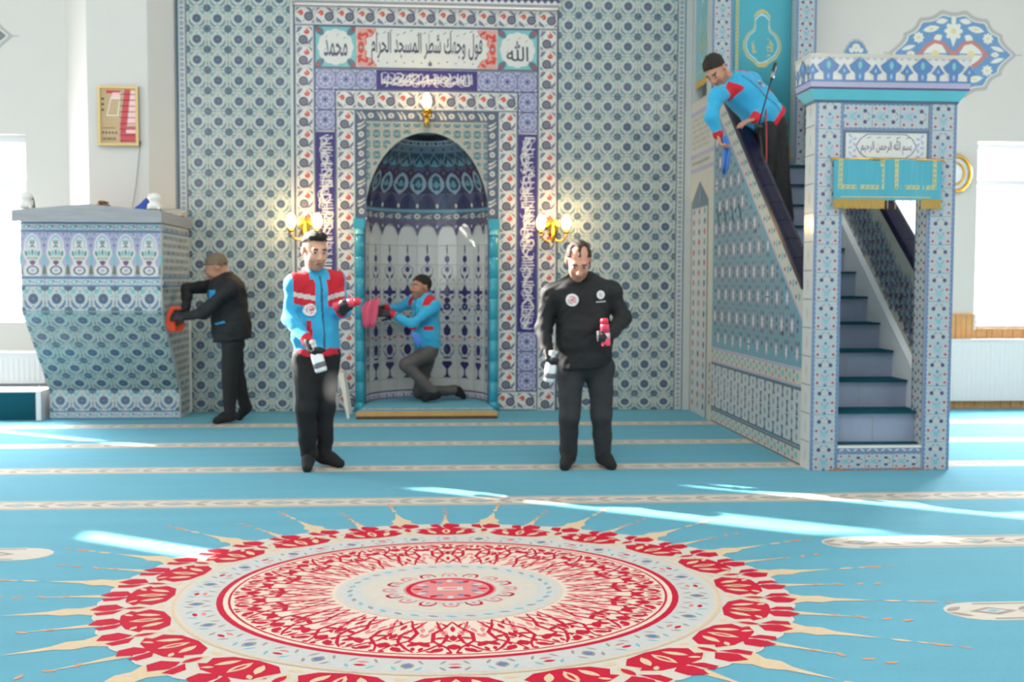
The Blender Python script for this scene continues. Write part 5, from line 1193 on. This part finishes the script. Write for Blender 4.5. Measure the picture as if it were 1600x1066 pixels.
CL = dict(turq=mat('turquoise_fleece', (44, 160, 204), .85, .06, 18, .25, 300, sheen=.2), redf=mat('red_fleece', (190, 26, 44), .85, .06, 18, .25, 300), strip=mat('reflective_strip', (196, 190, 184), .5), blackj=mat('black_softshell', (14, 15, 18), .75, .15, 14, .2, 200), blackt=mat('black_trousers', (15, 15, 18), .8, .15, 14, .2, 200),
          greyt=mat('charcoal_trousers', (42, 43, 45), .85, .15, 14, .2, 200), slatet=mat('grey_trousers', (86, 82, 80), .85, .12, 14, .2, 200), sock=mat('black_socks', (22, 22, 24), .9, .1, 40), glove=mat('black_gloves', (26, 26, 29), .6, .15, 40), white=mat('white_badge', (226, 220, 220), .6), zip=mat('zip_tape', (36, 80, 110), .5), trim=mat('bright_blue_trim', (40, 150, 200), .7))
def nrm(v): v = np.array(v, float); return v/np.linalg.norm(v)
def hand_bits(wr, d, pal, curl, thumb=.6, s=1.0, spread=.05, grow=0.0, side=1):
    """palm, four unequal fingers with three joints each and a thumb; side = +1/-1 says on which edge the thumb sits"""
    d = nrm(d); pal = nrm(np.array(pal)-d*np.dot(pal, d)); wv = np.cross(d, pal)*side; out = []
    wr = np.array(wr, float); kn = wr+d*.088*s
    for o in (-.024, -.008, .008, .024): out.append((wr+d*.012*s+wv*o*.8*s, kn+wv*o*s, .0135*s+grow, .0115*s+grow))
    for i, (o, L) in enumerate(((.027, .9), (.009, 1.02), (-.009, .95), (-.026, .74))):
        p = kn+wv*o*s; a = 0; dd = nrm(d+wv*o*spread*10)
        for j, (l, r) in enumerate(((.044, .0098), (.027, .0088), (.022, .0078))):
            a += curl*(.75, 1.0, .75)[j]; v = dd*math.cos(a)+pal*math.sin(a); e = p+v*l*L*s; out.append((p, e, r*s+grow, (r-.0008)*s+grow)); p = e
    p = wr+d*.028*s+wv*.026*s; v = nrm(d*.6+wv*.75+pal*.35); e = p+v*.042*s; out.append((p, e, .0125*s+grow, .0105*s+grow))
    v2 = nrm(d*.75+wv*.15+pal*(.2+thumb)); e2 = e+v2*.032*s; out.append((e, e2, .0105*s+grow, .009*s+grow)); e3 = e2+nrm(v2+pal*.3*thumb)*.024*s; out.append((e2, e3, .009*s+grow, .008*s+grow))
    return out
def head_bits(vx, c, R, s, bald=False):
    """R columns: side, forward, up"""
    def W(x, y, z): return np.array(c)+R @ (np.array([x, y, z])*s)
    E = lambda p, r, k=.014, op='+': vx.ell(W(*p), np.array(r)*s, R, k*s, op)
    def Lb(a, b, ra, rb, k=.012, op='+'): vx.limb(W(*a), W(*b), ra*s, rb*s, k*s, op)
    E((0, -.018, .036), (.073, .094, .082)); E((0, .028, -.028), (.060, .062, .086), .03); E((0, .03, -.07), (.050, .05, .046), .03); E((0, .066, -.098), (.021, .018, .017), .02)
    Lb((-.036, .082, .027), (.036, .082, .027), .0115, .0115, .02)
    for q in (-1, 1):
        E((q*.036, .062, -.028), (.022, .022, .022), .02); E((q*.031, .098, .008), (.015, .013, .011), .012, '-'); E((q*.03, .078, .008), (.0125, .0125, .0115), .004)
        E((q*.077, -.012, -.002), (.009, .021, .032), .008); E((q*.013, .099, -.029), (.0095, .011, .008), .008)
    Lb((0, .088, .016), (0, .113, -.024), .0085, .0125, .014); E((0, .089, -.057), (.022, .010, .0055), .008); E((0, .087, -.067), (.018, .010, .006), .008)
    return W
def person(name, label, J, h, skin, hair, tops, legs, group=None):
    """J: posed joints in metres; every limb is rounded, tapered and blended into one surface"""
    J = {k: np.array(v, float) for k, v in J.items()}; org = h['org']; root = thing(name, label, 'person', org, 0, group); s = h.get('s', 1.0)
    up = nrm(J['neck']-J['pelvis']); latv = J['shL']-J['shR']; lat = nrm(latv-up*np.dot(latv, up)); fw = nrm(np.cross(lat, up))*-1
    if np.dot(fw, h['face']) < 0: fw = -fw
    hf = nrm(h['look']); hu = nrm(np.array(h.get('headup', (0, 0, 1)))-hf*np.dot(h.get('headup', (0, 0, 1)), hf)); hs = np.cross(hf, hu); HR = np.stack([hs, hf, hu], 1)
    allp = np.array(list(J.values())); lo, hi = allp.min(0)-.17, allp.max(0)+.17
    # ---- body: one continuous surface from crown to toes
    B = Vox(lo, hi, .0058); hc = J['head']; hsz = h.get('hs', 1.0); W = head_bits(B, hc, HR, hsz)
    B.limb(W(0, -.03, -.05), J['neck']-up*.02, .052*hsz, .056*s, .03)
    ch = J['neck']-up*.16*s; fl = (fw, .72)
    B.limb(ch, J['pelvis']+up*.12*s, .125*s, .12*s, .05, flat=fl); B.limb(J['pelvis']+up*.05, J['pelvis']-up*.03, .125*s, .12*s, .05, flat=(fw, .8)); B.limb(J['shR'], J['shL'], .052*s, .052*s, .05)
    B.limb(J['neck']-up*.03, ch, .05*s, .11*s, .05, flat=fl)
    for q in 'RL':
        B.limb(J['sh'+q], J['el'+q], .047*s, .037*s); B.limb(J['el'+q], J['wr'+q], .038*s, .026*s); B.limb(J['hip'+q], J['kn'+q], .075*s, .05*s); B.limb(J['kn'+q], J['an'+q], .05*s, .034*s); B.limb(J['an'+q]+(0, 0, -.01), J['toe'+q], .034*s, .024*s)
        hb = h['hand'+q]
        for a, b, ra, rb in hand_bits(J['wr'+q], *hb[:3], s=h.get('hands', 1.0), side=hb[3]): B.limb(a, b, ra, rb, .006)
    inv = HR.T
    def pick_body(c):
        p = (c-hc) @ HR/hsz; x, y, z = np.abs(p[:, 0]), p[:, 1], p[:, 2]; o = np.zeros(len(c), int)
        o[(x < .021) & (y > .082) & (z > -.072) & (z < -.054)] = 1
        e = (np.abs(x-.03) < .0135) & (np.abs(z-.007) < .0055) & (y > .07); o[e] = 2; o[e & (np.abs(x-.03) < .0065)] = 3
        o[(np.abs(z-.031-.1*(.03-x)*0) < .0048) & (x > .014) & (x < .046) & (y > .06)] = 4
        if h.get('stubble'): o[(y > -.01) & (z < -.043) & (z > -.13) & (x < .075) & (o == 0) & ((x > .026) | (z < -.075) | (z > -.05))] = 5
        return o
    stub = mat('stubble_'+skin, tuple(int(v*.84) for v in dict(fair=(206, 156, 132), mid=(188, 134, 108), ruddy=(204, 146, 122), tan=(178, 124, 98), deep=(170, 120, 96))[skin]), .7, .08, 60)
    skin_mesh('body', B, [SK[skin], LIP, EYW, EYD, HAIRS[hair], stub], pick_body, root, org, 1)
    # ---- hair
    g = .009; Hh = Vox(hc-.14, hc+.14, .0055); Hh.ell(W(0, -.02, .037), np.array((.073+g, .094+g, .082+g))*hsz, HR, 0)
    a, b = h.get('hairline', (.03, .62)); fwd_cut = W(0, 0, a); nn = HR @ np.array([0, b, -1.0]); Hh.cut(fwd_cut, nn, .006)
    for q in (() if h.get('quiff') else (-1, 1)): Hh.limb(W(q*.074, -.028, .03), W(q*.07, -.02, -.004), .013*hsz, .006*hsz, .006)
    if h.get('quiff'): Hh.ell(W(0, .035, .108), np.array((.058, .055, .026))*hsz, HR, .02)
    if h.get('balding'):
        for q in (-1, 1): Hh.ell(W(q*.034, .075, .09), np.array((.026, .085, .055))*hsz, HR, .012, '-')
    Hh.folds(.003, 160, 5); skin_mesh('hair', Hh, [HAIRS[hair]], None, root, org, 1)
    # ---- jacket
    K = Vox(lo, hi, .0085); w = h.get('bulk', 1.0); hem = J['pelvis']-up*h.get('hem', .02)
    K.limb(ch+up*.03, J['pelvis']+up*.14*s, .158*s*w, .155*s*w*h.get('belly', 1.0), .05, flat=(fw, h.get('depth', .74))); K.limb(J['pelvis']+up*.14*s, hem-up*.08, .155*s*w*h.get('belly', 1.0), .165*s*w, .05, flat=(fw, h.get('depth', .78)))
    K.limb(J['shR'], J['shL'], .054*s*w, .054*s*w, .06); K.limb(J['neck']-up*.035, ch, .06*s, .125*s*w, .06, flat=(fw, .8))
    for q in 'RL': K.limb(J['neck']-up*.02, J['sh'+q], .045*s, .056*s*w, .05)
    K.cut(hem, -up+fw*.0, .012)
    for q in 'RL':
        K.limb(J['sh'+q], J['el'+q], .060*s*w, .051*s*w, .04); K.limb(J['el'+q], J['wr'+q], .051*s*w, .042*s, .03)
    K.folds(h.get('fold', .0055), 34, h.get('seed', 1)); K.folds(.0028, 80, h.get('seed', 1)+40)
    nk = J['neck']-up*.015
    for i in range(14):                                              # stand-up collar
        t = 2*PI*i/14; t2 = 2*PI*(i+1)/14; rr = .074*s
        f0 = lambda t: nk+lat*math.sin(t)*rr+fw*math.cos(t)*rr*.95
        if math.cos(t) > .93 and h.get('open'): continue
        for z in (0, .022, .042): K.limb(f0(t)+up*(z-.012*math.cos(t)), f0(t2)+up*(z-.012*math.cos(t2)), .0105, .0105, .008)
    for q in 'RL': K.limb(J['wr'+q]+nrm(J['wr'+q]-J['el'+q])*.012, J['wr'+q]+nrm(J['wr'+q]-J['el'+q])*.05, .05, .05, .004, '-') if False else None
    def coords(c):
        d = c-J['neck']; return d @ lat, d @ fw, d @ up
    def sleeve(c, q):
        a, b = J['el'+q], J['wr'+q]; ab = b-a; t = (c-a) @ ab/(ab @ ab); dist = np.linalg.norm(c-(a+np.clip(t, 0, 1)[:, None]*ab), axis=1); return t, dist
    def pick_j(c):
        x, y, z = coords(c); o = np.zeros(len(c), int)
        return tops['pick'](c, x, y, z, o, sleeve, J, hem, up, fw, lat)
    skin_mesh('jacket', K, tops['mats'], pick_j, root, org, 1)
    # ---- trousers
    L = Vox(lo, hi, .0085); tb = h.get('tb', 1.0)
    L.limb(J['pelvis']+up*.10*s, J['pelvis']-up*.02, .130*s*tb, .130*s*tb, .05, flat=(fw, .84))
    for q in 'RL':
        L.limb(J['hip'+q], J['kn'+q], .096*s*tb, .07*s*tb, .04); hm = J['an'+q]+(J['kn'+q]-J['an'+q])*.08; L.limb(J['kn'+q], hm, .07*s*tb, .058*s*tb, .03)
    L.folds(.0045, 30, h.get('seed', 1)+9); L.folds(.002, 70, h.get('seed', 1)+50); skin_mesh('trousers', L, [legs], None, root, org, 1)
    for q in 'RL':
        S = Vox(np.minimum(J['an'+q], J['toe'+q])-.08, np.maximum(J['an'+q], J['toe'+q])+.12, .0065); an, to = J['an'+q], J['toe'+q]; d = nrm(to-an); zc = np.array(h.get('ground', (0, 0, 1.0)))
        heel = an-d*.045-zc*.035
        S.limb(an+(J['kn'+q]-an)*.12, an-zc*.02, .043*s, .042*s, .02); S.limb(heel, to, .036*s, .03*s, .03); S.limb(to-d*.07+zc*.015, to, .038*s, .026*s, .03); S.limb(an-zc*.01, to-d*.06, .042*s, .034*s, .03)
        skin_mesh('sock', S, [CL['sock']], None, root, org, 1)
        if h.get('gloves', True):
            hb = h['hand'+q]; hw = J['wr'+q]; Gv = Vox(hw-.24, hw+.24, .0052)
            for a, b, ra, rb in hand_bits(hw, *hb[:3], s=h.get('hands', 1.0), grow=.0032, side=hb[3]): Gv.limb(a, b, ra, rb, .005)
            Gv.limb(hw-nrm(hw-J['el'+q])*.03, hw+nrm(hb[0])*.03, .035, .03, .015); skin_mesh('glove', Gv, [CL['glove']], None, root, org, 1)
    for bd in h.get('badges', ()):                                   # round breast badges lying on the jacket
        x, z, r, big = bd; mbd = MB()
        def chest(px, pz, dz):
            base = J['neck']+lat*px+up*pz; prev = None
            for yy in np.arange(.30, -.05, -.003):
                v = K.f[tuple(np.clip(np.round((base+fw*yy-K.lo)/K.h).astype(int), 0, K.n-1))]
                if v < .004: break
            return base+fw*(yy+dz)-np.array(org)
        def disc(rr, m, dz):
            c = chest(x, z, dz+.004); ring = [chest(x+rr*math.cos(2*PI*i/16), z+rr*math.sin(2*PI*i/16), dz+.004) for i in range(16)]
            mbd.add([c]+ring, [(0, 1+i, 1+(i+1) % 16) for i in range(16)], m)
        disc(r, CL['white'], .004)
        if big:
            disc(r*.62, mat('badge_red', (206, 120, 126), .6), .006); disc(r*.44, CL['white'], .008); disc(r*.26, mat('badge_red', (206, 120, 126), .6), .010)
        else:
            disc(r*.5, mat('badge_pale', (196, 186, 200), .6), .006)
            for j in range(6): mbd.add([chest(x-r*1.2+j*r*.42+a_, z-r*1.75+b_, .006) for a_, b_ in ((0, 0), (r*.3, 0), (r*.3, r*.28), (0, r*.28))], [(0, 1, 2, 3)], CL['white'])
        mbd.build('badge', root)
    return root
def pj(tab):
    return {k: tuple(at(*v)) for k, v in tab.items()}
def hem_cuffs(c, o, sleeve, hem, up, idx, cuff=.84, hemh=.05):
    if hemh: o[((c-hem) @ up < hemh) & ((c-hem) @ up > -.02) & np.minimum(sleeve(c, 'R')[1], sleeve(c, 'L')[1] > .09).astype(bool)] = idx
    for q in 'RL':
        t, d = sleeve(c, q); o[(t > cuff) & (d < .075)] = idx
    return o
def pick_turq(mode):
    def f(c, x, y, z, o, sleeve, J, hem, up, fw, lat):
        tors = (np.minimum(sleeve(c, 'R')[1], sleeve(c, 'L')[1]) > .07)
        if mode == 'vest':
            zz = z+.10*np.abs(x)*0
            sh = (z < .0) & (z > -.235+.25*(np.abs(x)-.08)) & (np.abs(x) > .045) & (np.abs(x) < .185) & tors
            fr = sh & (y > .0); o[fr & (z < -.045)] = 1; o[(np.abs(x) > .075) & (np.abs(x) < .19) & (z > -.10) & (z < .03) & tors] = 1
            o[fr & (np.abs(z+.165-.22*(np.abs(x)-.1)) < .016)] = 2; o[(y > .05) & (np.abs(x) < .007) & (z < -.02)] = 3
            o[(y > .02) & (np.abs(x-(-.095)) < .016) & (z < -.33) & (z > -.43)] = 1
        elif mode in ('yoke', 'plain'):
            o[(np.abs(x) > .085) & (np.abs(x) < .19) & (z > -.09) & (z < .03) & (y > -.10)] = 1; o[(y > .05) & (np.abs(x) < .006) & (z < -.02)] = 3
            o[(y > .02) & (np.abs(x-.12) < .03) & (z < -.30) & (z > -.34)] = 1
        o[(np.abs(z-.045) < .0) & tors] = 1
        return hem_cuffs(c, o, sleeve, hem, up, 1, .84, 0 if mode == 'plain' else .05)
    return f
TQ = [CL['turq'], CL['redf'], CL['strip'], CL['zip']]
BK = [CL['blackj'], CL['trim'], CL['zip'], CL['strip']]
def pick_black(c, x, y, z, o, sleeve, J, hem, up, fw, lat):
    o[(y > .05) & (np.abs(x) < .005) & (z < 0)] = 0; return o
def pick_blue_trim(c, x, y, z, o, sleeve, J, hem, up, fw, lat):
    tors = (np.minimum(sleeve(c, 'R')[1], sleeve(c, 'L')[1]) > .07)
    o[(y > .03) & (x > .0) & (x < .10) & (z < -.10) & (z > -.19) & tors] = 1; o[(y > .02) & (x < -.03) & (x > -.08) & (z < -.10) & (z > -.15)] = 1; o[(y > .0) & (x > .05) & (x < .14) & (np.abs(z+.42-.15*x) < .009)] = 1
    return o

# man in turquoise and red jacket, spraying beside the niche
Y = -3.5
J1 = pj(dict(pelvis=(496, 548, Y), neck=(491, 427, Y+.02), head=(492, 392, Y-.05), shR=(461, 442, Y-.07), shL=(524, 439, Y+.07), elR=(453, 497, Y-.10), wrR=(482, 534, Y-.27), elL=(536, 486, Y+.05), wrL=(534, 487, Y-.19),
             hipR=(478, 556, Y-.02), hipL=(512, 556, Y+.03), knR=(478, 640, Y-.07), knL=(507, 640, Y+.04), anR=(482, 719, Y+.03), anL=(506, 709, Y+.12), toeR=(480, 733, Y-.10), toeL=(531, 721, Y+.07)))
J1['toeR'] = (J1['toeR'][0], J1['toeR'][1], .03); J1['toeL'] = (J1['toeL'][0], J1['toeL'][1], .03); J1['anR'] = (*J1['anR'][:2], .085); J1['anL'] = (*J1['anL'][:2], .085)
person('person', 'man in turquoise jacket with red chest panels and black trousers spraying a white bottle', J1, dict(org=(-.80, -3.48, 0), face=(.4, -.9, 0), look=(.42, -.85, -.26), hs=1.07, s=.98, quiff=True, hairline=(.058, .36), stubble=True, hem=.035, open=True, bulk=1.03, fold=.006, seed=3,
       handR=((.30, -.55, -.75), (.75, -.45, .25), .95, -1), handL=((.30, -.95, .15), (-.1, -.1, 1.0), 1.15, -1), badges=((-.085, -.255, .043, True),)), 'fair', 'dark', dict(mats=TQ, pick=pick_turq('vest')), CL['blackt'])
# balding man in black jacket
J2 = pj(dict(pelvis=(914, 556, Y), neck=(908, 434, Y-.0), head=(904, 408, Y-.12), shR=(862, 461, Y), shL=(955, 457, Y), elR=(849, 512, Y+.0), wrR=(854, 546, Y-.10), elL=(974, 497, Y-.0), wrL=(950, 524, Y-.24),
             hipR=(892, 572, Y), hipL=(938, 572, Y), knR=(889, 652, Y-.06), knL=(940, 652, Y-.05), anR=(889, 722, Y+.02), anL=(942, 722, Y+.0), toeR=(882, 731, Y-.12), toeL=(956, 731, Y-.12)))
for k in 'RL': J2['toe'+k] = (*J2['toe'+k][:2], .03); J2['an'+k] = (*J2['an'+k][:2], .085)
person('person', 'balding man in black jacket and charcoal trousers looking down at his sprayer', J2, dict(org=(1.08, -3.48, 0), face=(0, -1, 0), look=(-.05, -.82, -.57), hs=1.08, s=1.04, balding=True, stubble=True, hairline=(.03, .60), hem=.09, bulk=1.12, belly=1.04, tb=1.0, seed=7,
       handR=((.05, -.45, -.85), (.9, -.2, .1), 1.1, -1), handL=((-.75, -.55, -.05), (-.2, -.8, .0), 1.15, -1), badges=((-.088, -.15, .044, True), (.115, -.125, .030, False))), 'ruddy', 'brown', dict(mats=BK, pick=pick_black), CL['greyt'])
# bending man in black wiping the tiled pulpit
Y = -.86
J3 = pj(dict(pelvis=(364, 532, Y), neck=(352, 434, Y), head=(338, 419, Y), shR=(336, 446, Y+.17), shL=(362, 448, Y-.16), elR=(292, 452, Y+.16), wrR=(279, 488, Y+.0), elL=(330, 494, Y-.24), wrL=(291, 497, Y-.17),
             hipR=(364, 540, Y+.08), hipL=(362, 540, Y-.08), knR=(372, 596, Y+.12), knL=(358, 596, Y-.1), anR=(384, 634, Y+.16), anL=(360, 646, Y-.08), toeR=(374, 646, Y+.16), toeL=(338, 657, Y-.10)))
J3['wrL'] = (-2.185, -1.10, .99); J3['wrR'] = (-2.195, -1.01, 1.06); J3['elL'] = (-2.02, -1.16, 1.02)
J3['toeL'] = (*J3['toeL'][:2], .03); J3['anL'] = (*J3['anL'][:2], .085); J3['toeR'] = (J3['toeR'][0], J3['toeR'][1], .03); J3['anR'] = (J3['anR'][0], J3['anR'][1], .125)
person('person', 'man in black jacket with blue trim leaning to wipe the preaching pulpit', J3, dict(org=(-1.86, -.86, 0), face=(-1, 0, 0), look=(-.86, -.15, -.52), hs=1.05, s=.97, stubble=False, balding=False, hairline=(.03, .55), hem=.0, bulk=1.12, depth=1.0, seed=11,
       handR=((-.55, -.2, -.7), (-.75, .0, .3), .5, -1), handL=((-1.0, .05, -.02), (-.1, .9, -.3), .35, 1)), 'tan', 'grey', dict(mats=BK, pick=pick_blue_trim), CL['blackt'])
# kneeling man in the niche
Y = .12
J4 = pj(dict(pelvis=(668, 545, Y), neck=(664, 463, Y), head=(657, 449, Y-.02), shR=(642, 474, Y+.17), shL=(679, 478, Y-.14), elR=(620, 482, Y+.14), wrR=(602, 481, Y-.0), elL=(645, 507, Y-.24), wrL=(613, 491, Y-.18),
             hipR=(668, 552, Y+.08), hipL=(668, 552, Y-.09), knR=(655, 612, Y+.10), knL=(634, 570, Y-.15), anR=(714, 612, Y+.12), anL=(679, 606, Y-.13), toeR=(727, 620, Y+.12), toeL=(664, 621, Y-.14)))
J4['knR'] = (J4['knR'][0], J4['knR'][1], .17); J4['anR'] = (J4['anR'][0], J4['anR'][1], .19); J4['toeR'] = (J4['toeR'][0]-.02, J4['toeR'][1], .122); J4['toeL'] = (*J4['toeL'][:2], .124); J4['anL'] = (*J4['anL'][:2], .175)
person('person', 'kneeling man in turquoise jacket and grey trousers wiping a turquoise column', J4, dict(org=(-.05, .1, .082), face=(-.9, -.3, 0), look=(-.80, -.58, -.02), hs=1.03, s=.93, stubble=True, hairline=(.022, .66), hem=.0, bulk=1.0, depth=.92, seed=15,
       handR=((-.9, -.3, .0), (-.2, -.4, -.8), .6, 1), handL=((-.95, -.1, .12), (-.1, .85, -.2), .6, 1)), 'deep', 'black', dict(mats=TQ, pick=pick_turq('plain')), CL['slatet'])
# man leaning over the pulpit rail
Y = -1.80
J5 = pj(dict(pelvis=(1204, 192, Y+.05), neck=(1141, 125, Y-.06), head=(1118, 110, Y-.14), shR=(1120, 151, Y-.20), shL=(1174, 126, Y+.07), elR=(1112, 183, Y-.25), wrR=(1122, 210, Y-.25), elL=(1206, 160, Y-.05), wrL=(1178, 186, Y-.22),
             hipR=(1196, 200, Y-.05), hipL=(1212, 198, Y+.1), knR=(1200, 262, Y-.05), knL=(1216, 262, Y+.1), anR=(1203, 322, Y-.05), anL=(1216, 322, Y+.05), toeR=(1190, 330, Y-.14), toeL=(1204, 330, Y-.02)))
zst = 1.61
for k in 'RL': J5['toe'+k] = (J5['toe'+k][0], -2.0, zst+.03); J5['an'+k] = (J5['an'+k][0], -1.88, zst+.085); J5['kn'+k] = (J5['kn'+k][0], -1.85, zst+.46)
J5['anL'] = (J5['anL'][0]+.06, -1.88, zst+.085); J5['toeL'] = (J5['toeL'][0]+.08, -2.0, zst+.03)
person('person', 'man in turquoise jacket with red shoulders leaning over the pulpit stair rail', J5, dict(org=(2.95, -1.9, zst), face=(-.6, -.8, 0), look=(-.40, -.55, -.85), headup=(-.25, 0, 1), hs=1.08, s=.98, stubble=True, hairline=(.02, .68), hem=.0, bulk=1.08, depth=.92, seed=21, gloves=False,
       handR=((.15, -.35, -.9), (.6, -.4, -.1), .7, -1), handL=((-.85, -.35, -.3), (-.1, .1, -1.0), .25, -1), badges=((.09, -.20, .04, True),)), 'mid', 'dark', dict(mats=TQ, pick=pick_turq('yoke')), CL['blackt'])
# ------------------------------------------------------------------ things held in the hands
def axis_mtx(d):
    return Vector(d).to_track_quat('Z', 'Y').to_matrix().to_4x4()
def sprayer(loc, d, lab):
    r = thing('spray_bottle', lab, 'bottle', loc, 0, 'white spray bottles'); m = axis_mtx(d)
    MB().lathe([(0, -.165), (.036, -.163), (.041, -.15), (.041, -.06), (.036, -.035), (.016, -.012), (.014, .0), (0, .0)], M['bottle'], mtx=m).build('body', r)
    MB().lathe([(.0418, -.135), (.0422, -.134), (.0422, -.10), (.0418, -.099)], M['label'], mtx=m).build('label_band', r)
    mb = MB().lathe([(0, 0), (.017, .0), (.017, .022), (.013, .026), (0, .026)], M['bottle'], mtx=m); pts = [(-.03, .026), (.018, .026), (.045, .036), (.045, .052), (.02, .058), (-.026, .055)]
    vs = [m @ Vector((x, y, z)) for y in (-.011, .011) for x, z in pts]; n = len(pts); mb.add(vs, [list(range(n)), list(range(2*n-1, n-1, -1))]+[(i, i+n, (i+1) % n+n, (i+1) % n) for i in range(n)], M['bottle']); fixn(mb.build('spray_head', r))
    MB().tube([m @ Vector(q) for q in ((.03, 0, .036), (.036, 0, .012), (.026, 0, -.012))], .005, M['bottle'], 6).build('trigger', r); return r
def can(loc, d, lab):
    r = thing('spray_can', lab, 'can', loc, 0, 'pink spray cans'); m = axis_mtx(d)
    MB().lathe([(0, -.09), (.029, -.088), (.031, -.08), (.031, -.035)], M['pinkcan'], mtx=m).lathe([(.031, -.035), (.031, .0)], M['canpale'], mtx=m).lathe([(.031, .0), (.031, .05), (.028, .06), (0, .06)], M['pinkcan'], mtx=m).build('body', r)
    MB().lathe([(0, .058), (.0275, .058), (.0275, .09), (.022, .098), (0, .098)], M['redcap'], mtx=m).build('cap', r); return r
def palm(wr, d, pal, f=.07, g=.028): return np.array(wr)+nrm(d)*f+nrm(np.array(pal)-nrm(d)*np.dot(pal, nrm(d)))*g
c = palm(J1['wrR'], (.30, -.55, -.75), (.75, -.45, .25), .075, .03); sprayer(tuple(c), (-.28, .05, .95), 'white spray bottle held low by the man in red and turquoise')
c = palm(J1['wrL'], (.30, -.95, .15), (-.1, -.1, 1.0), .075, .042); can(tuple(c+np.array((.02, -.01, 0))), (.93, -.2, .22), 'pink and white can with red cap pointing sideways in the hand beside the niche border')
c = palm(J2['wrR'], (.05, -.45, -.85), (.9, -.2, .1), .075, .03); sprayer(tuple(c), (.1, -.1, .98), 'white spray bottle held low by the balding man in black')
c = palm(J2['wrL'], (-.75, -.55, -.05), (-.2, -.8, .0), .07, .044); can(tuple(c+np.array((0, 0, .02))), (-.08, 0, 1), 'pink can with red cap held upright against a black jacket')
def hold(name, lab, prof, w, m, seed, depth, wd, th=.006, fold=.012, n=10): return tag(fixn(link(name, cloth_mesh(name, prof, w, m, fold, n, th, depth, wd, seed))), lab, 'cloth', None)
hold('cleaning_cloth', 'orange cloth pressed on the pulpit flank by the man in black', [(-2.285, -1.055, 1.075), (-2.288, -1.06, 1.03), (-2.29, -1.06, .98), (-2.288, -1.06, .92), (-2.285, -1.055, .87), (-2.28, -1.05, .85)], [.10, .14, .16, .17, .14, .10], M['orangecloth'], 4, (.6, -.75, 0), (.75, .6, 0), .008, .008)
hold('cleaning_cloth', 'pink cloth hanging from the hand at the turquoise column', [tuple(at(590, 466, -.10)), tuple(at(582, 470, -.11)), tuple(at(578, 480, -.115)), tuple(at(578, 492, -.11)), tuple(at(577, 504, -.105)), tuple(at(577, 512, -.10))], [.05, .14, .17, .16, .14, .10], M['pinkcloth'], 6, (0, 1, 0), (1, 0, .15), .008, .012)
hold('cleaning_cloth', 'light blue cloth dangling over the pulpit rail from the leaning man', [tuple(at(1131, 212, -2.07)), tuple(at(1135, 222, -2.08)), tuple(at(1136, 238, -2.08)), tuple(at(1135, 255, -2.08)), tuple(at(1132, 272, -2.07))], [.04, .06, .065, .06, .045], M['skycloth'], 8, (0, 1, 0), (1, 0, 0), .012, .014)
hold('cleaning_cloth', 'blue cloth tucked at the waist of the kneeling man', [tuple(at(645, 519, -.155)), tuple(at(650, 526, -.165)), tuple(at(655, 534, -.17)), tuple(at(657, 544, -.165))], [.03, .075, .07, .02], M['skycloth'], 9, (0, 1, 0), (.8, 0, .5), .008, .006)
# drifting spray beside the black trousers
def mist():
    m = bpy.data.materials.new('fine_mist'); m.use_nodes = True; nt = m.node_tree; nt.nodes.remove(nt.nodes['Principled BSDF'])
    v = nt.nodes.new('ShaderNodeVolumeScatter'); v.inputs['Color'].default_value = (.95, .96, 1, 1); v.inputs['Anisotropy'].default_value = .2
    tc = nt.nodes.new('ShaderNodeTexCoord'); n = nt.nodes.new('ShaderNodeTexNoise'); n.inputs['Scale'].default_value = 9; n.inputs['Detail'].default_value = 2; nt.links.new(tc.outputs['Object'], n.inputs['Vector'])
    ln = nt.nodes.new('ShaderNodeVectorMath'); ln.operation = 'MULTIPLY'; ln.inputs[1].default_value = (1/.10, 1/.09, 1/.13); nt.links.new(tc.outputs['Object'], ln.inputs[0])
    le = nt.nodes.new('ShaderNodeVectorMath'); le.operation = 'LENGTH'; nt.links.new(ln.outputs[0], le.inputs[0])
    mr = nt.nodes.new('ShaderNodeMapRange'); mr.inputs[1].default_value = 1.0; mr.inputs[2].default_value = 0.0; mr.inputs[3].default_value = 0; mr.inputs[4].default_value = 1.8; nt.links.new(le.outputs['Value'], mr.inputs[0])
    mu = nt.nodes.new('ShaderNodeMath'); mu.operation = 'MULTIPLY'; nt.links.new(mr.outputs[0], mu.inputs[0]); nt.links.new(n.outputs['Fac'], mu.inputs[1]); nt.links.new(mu.outputs[0], v.inputs['Density']); nt.links.new(v.outputs[0], nt.nodes['Material Output'].inputs['Volume'])
    mb = MB(); mb.lathe([(.1*math.sin(PI*k/10), -.13*math.cos(PI*k/10)) for k in range(11)], m, n=14); o = mb.build('spray_mist', None, tuple(at(524, 605, -3.78))); o['kind'] = 'stuff'
    tag(o, 'faint puff of spray mist before black trousers', 'mist')
mist()
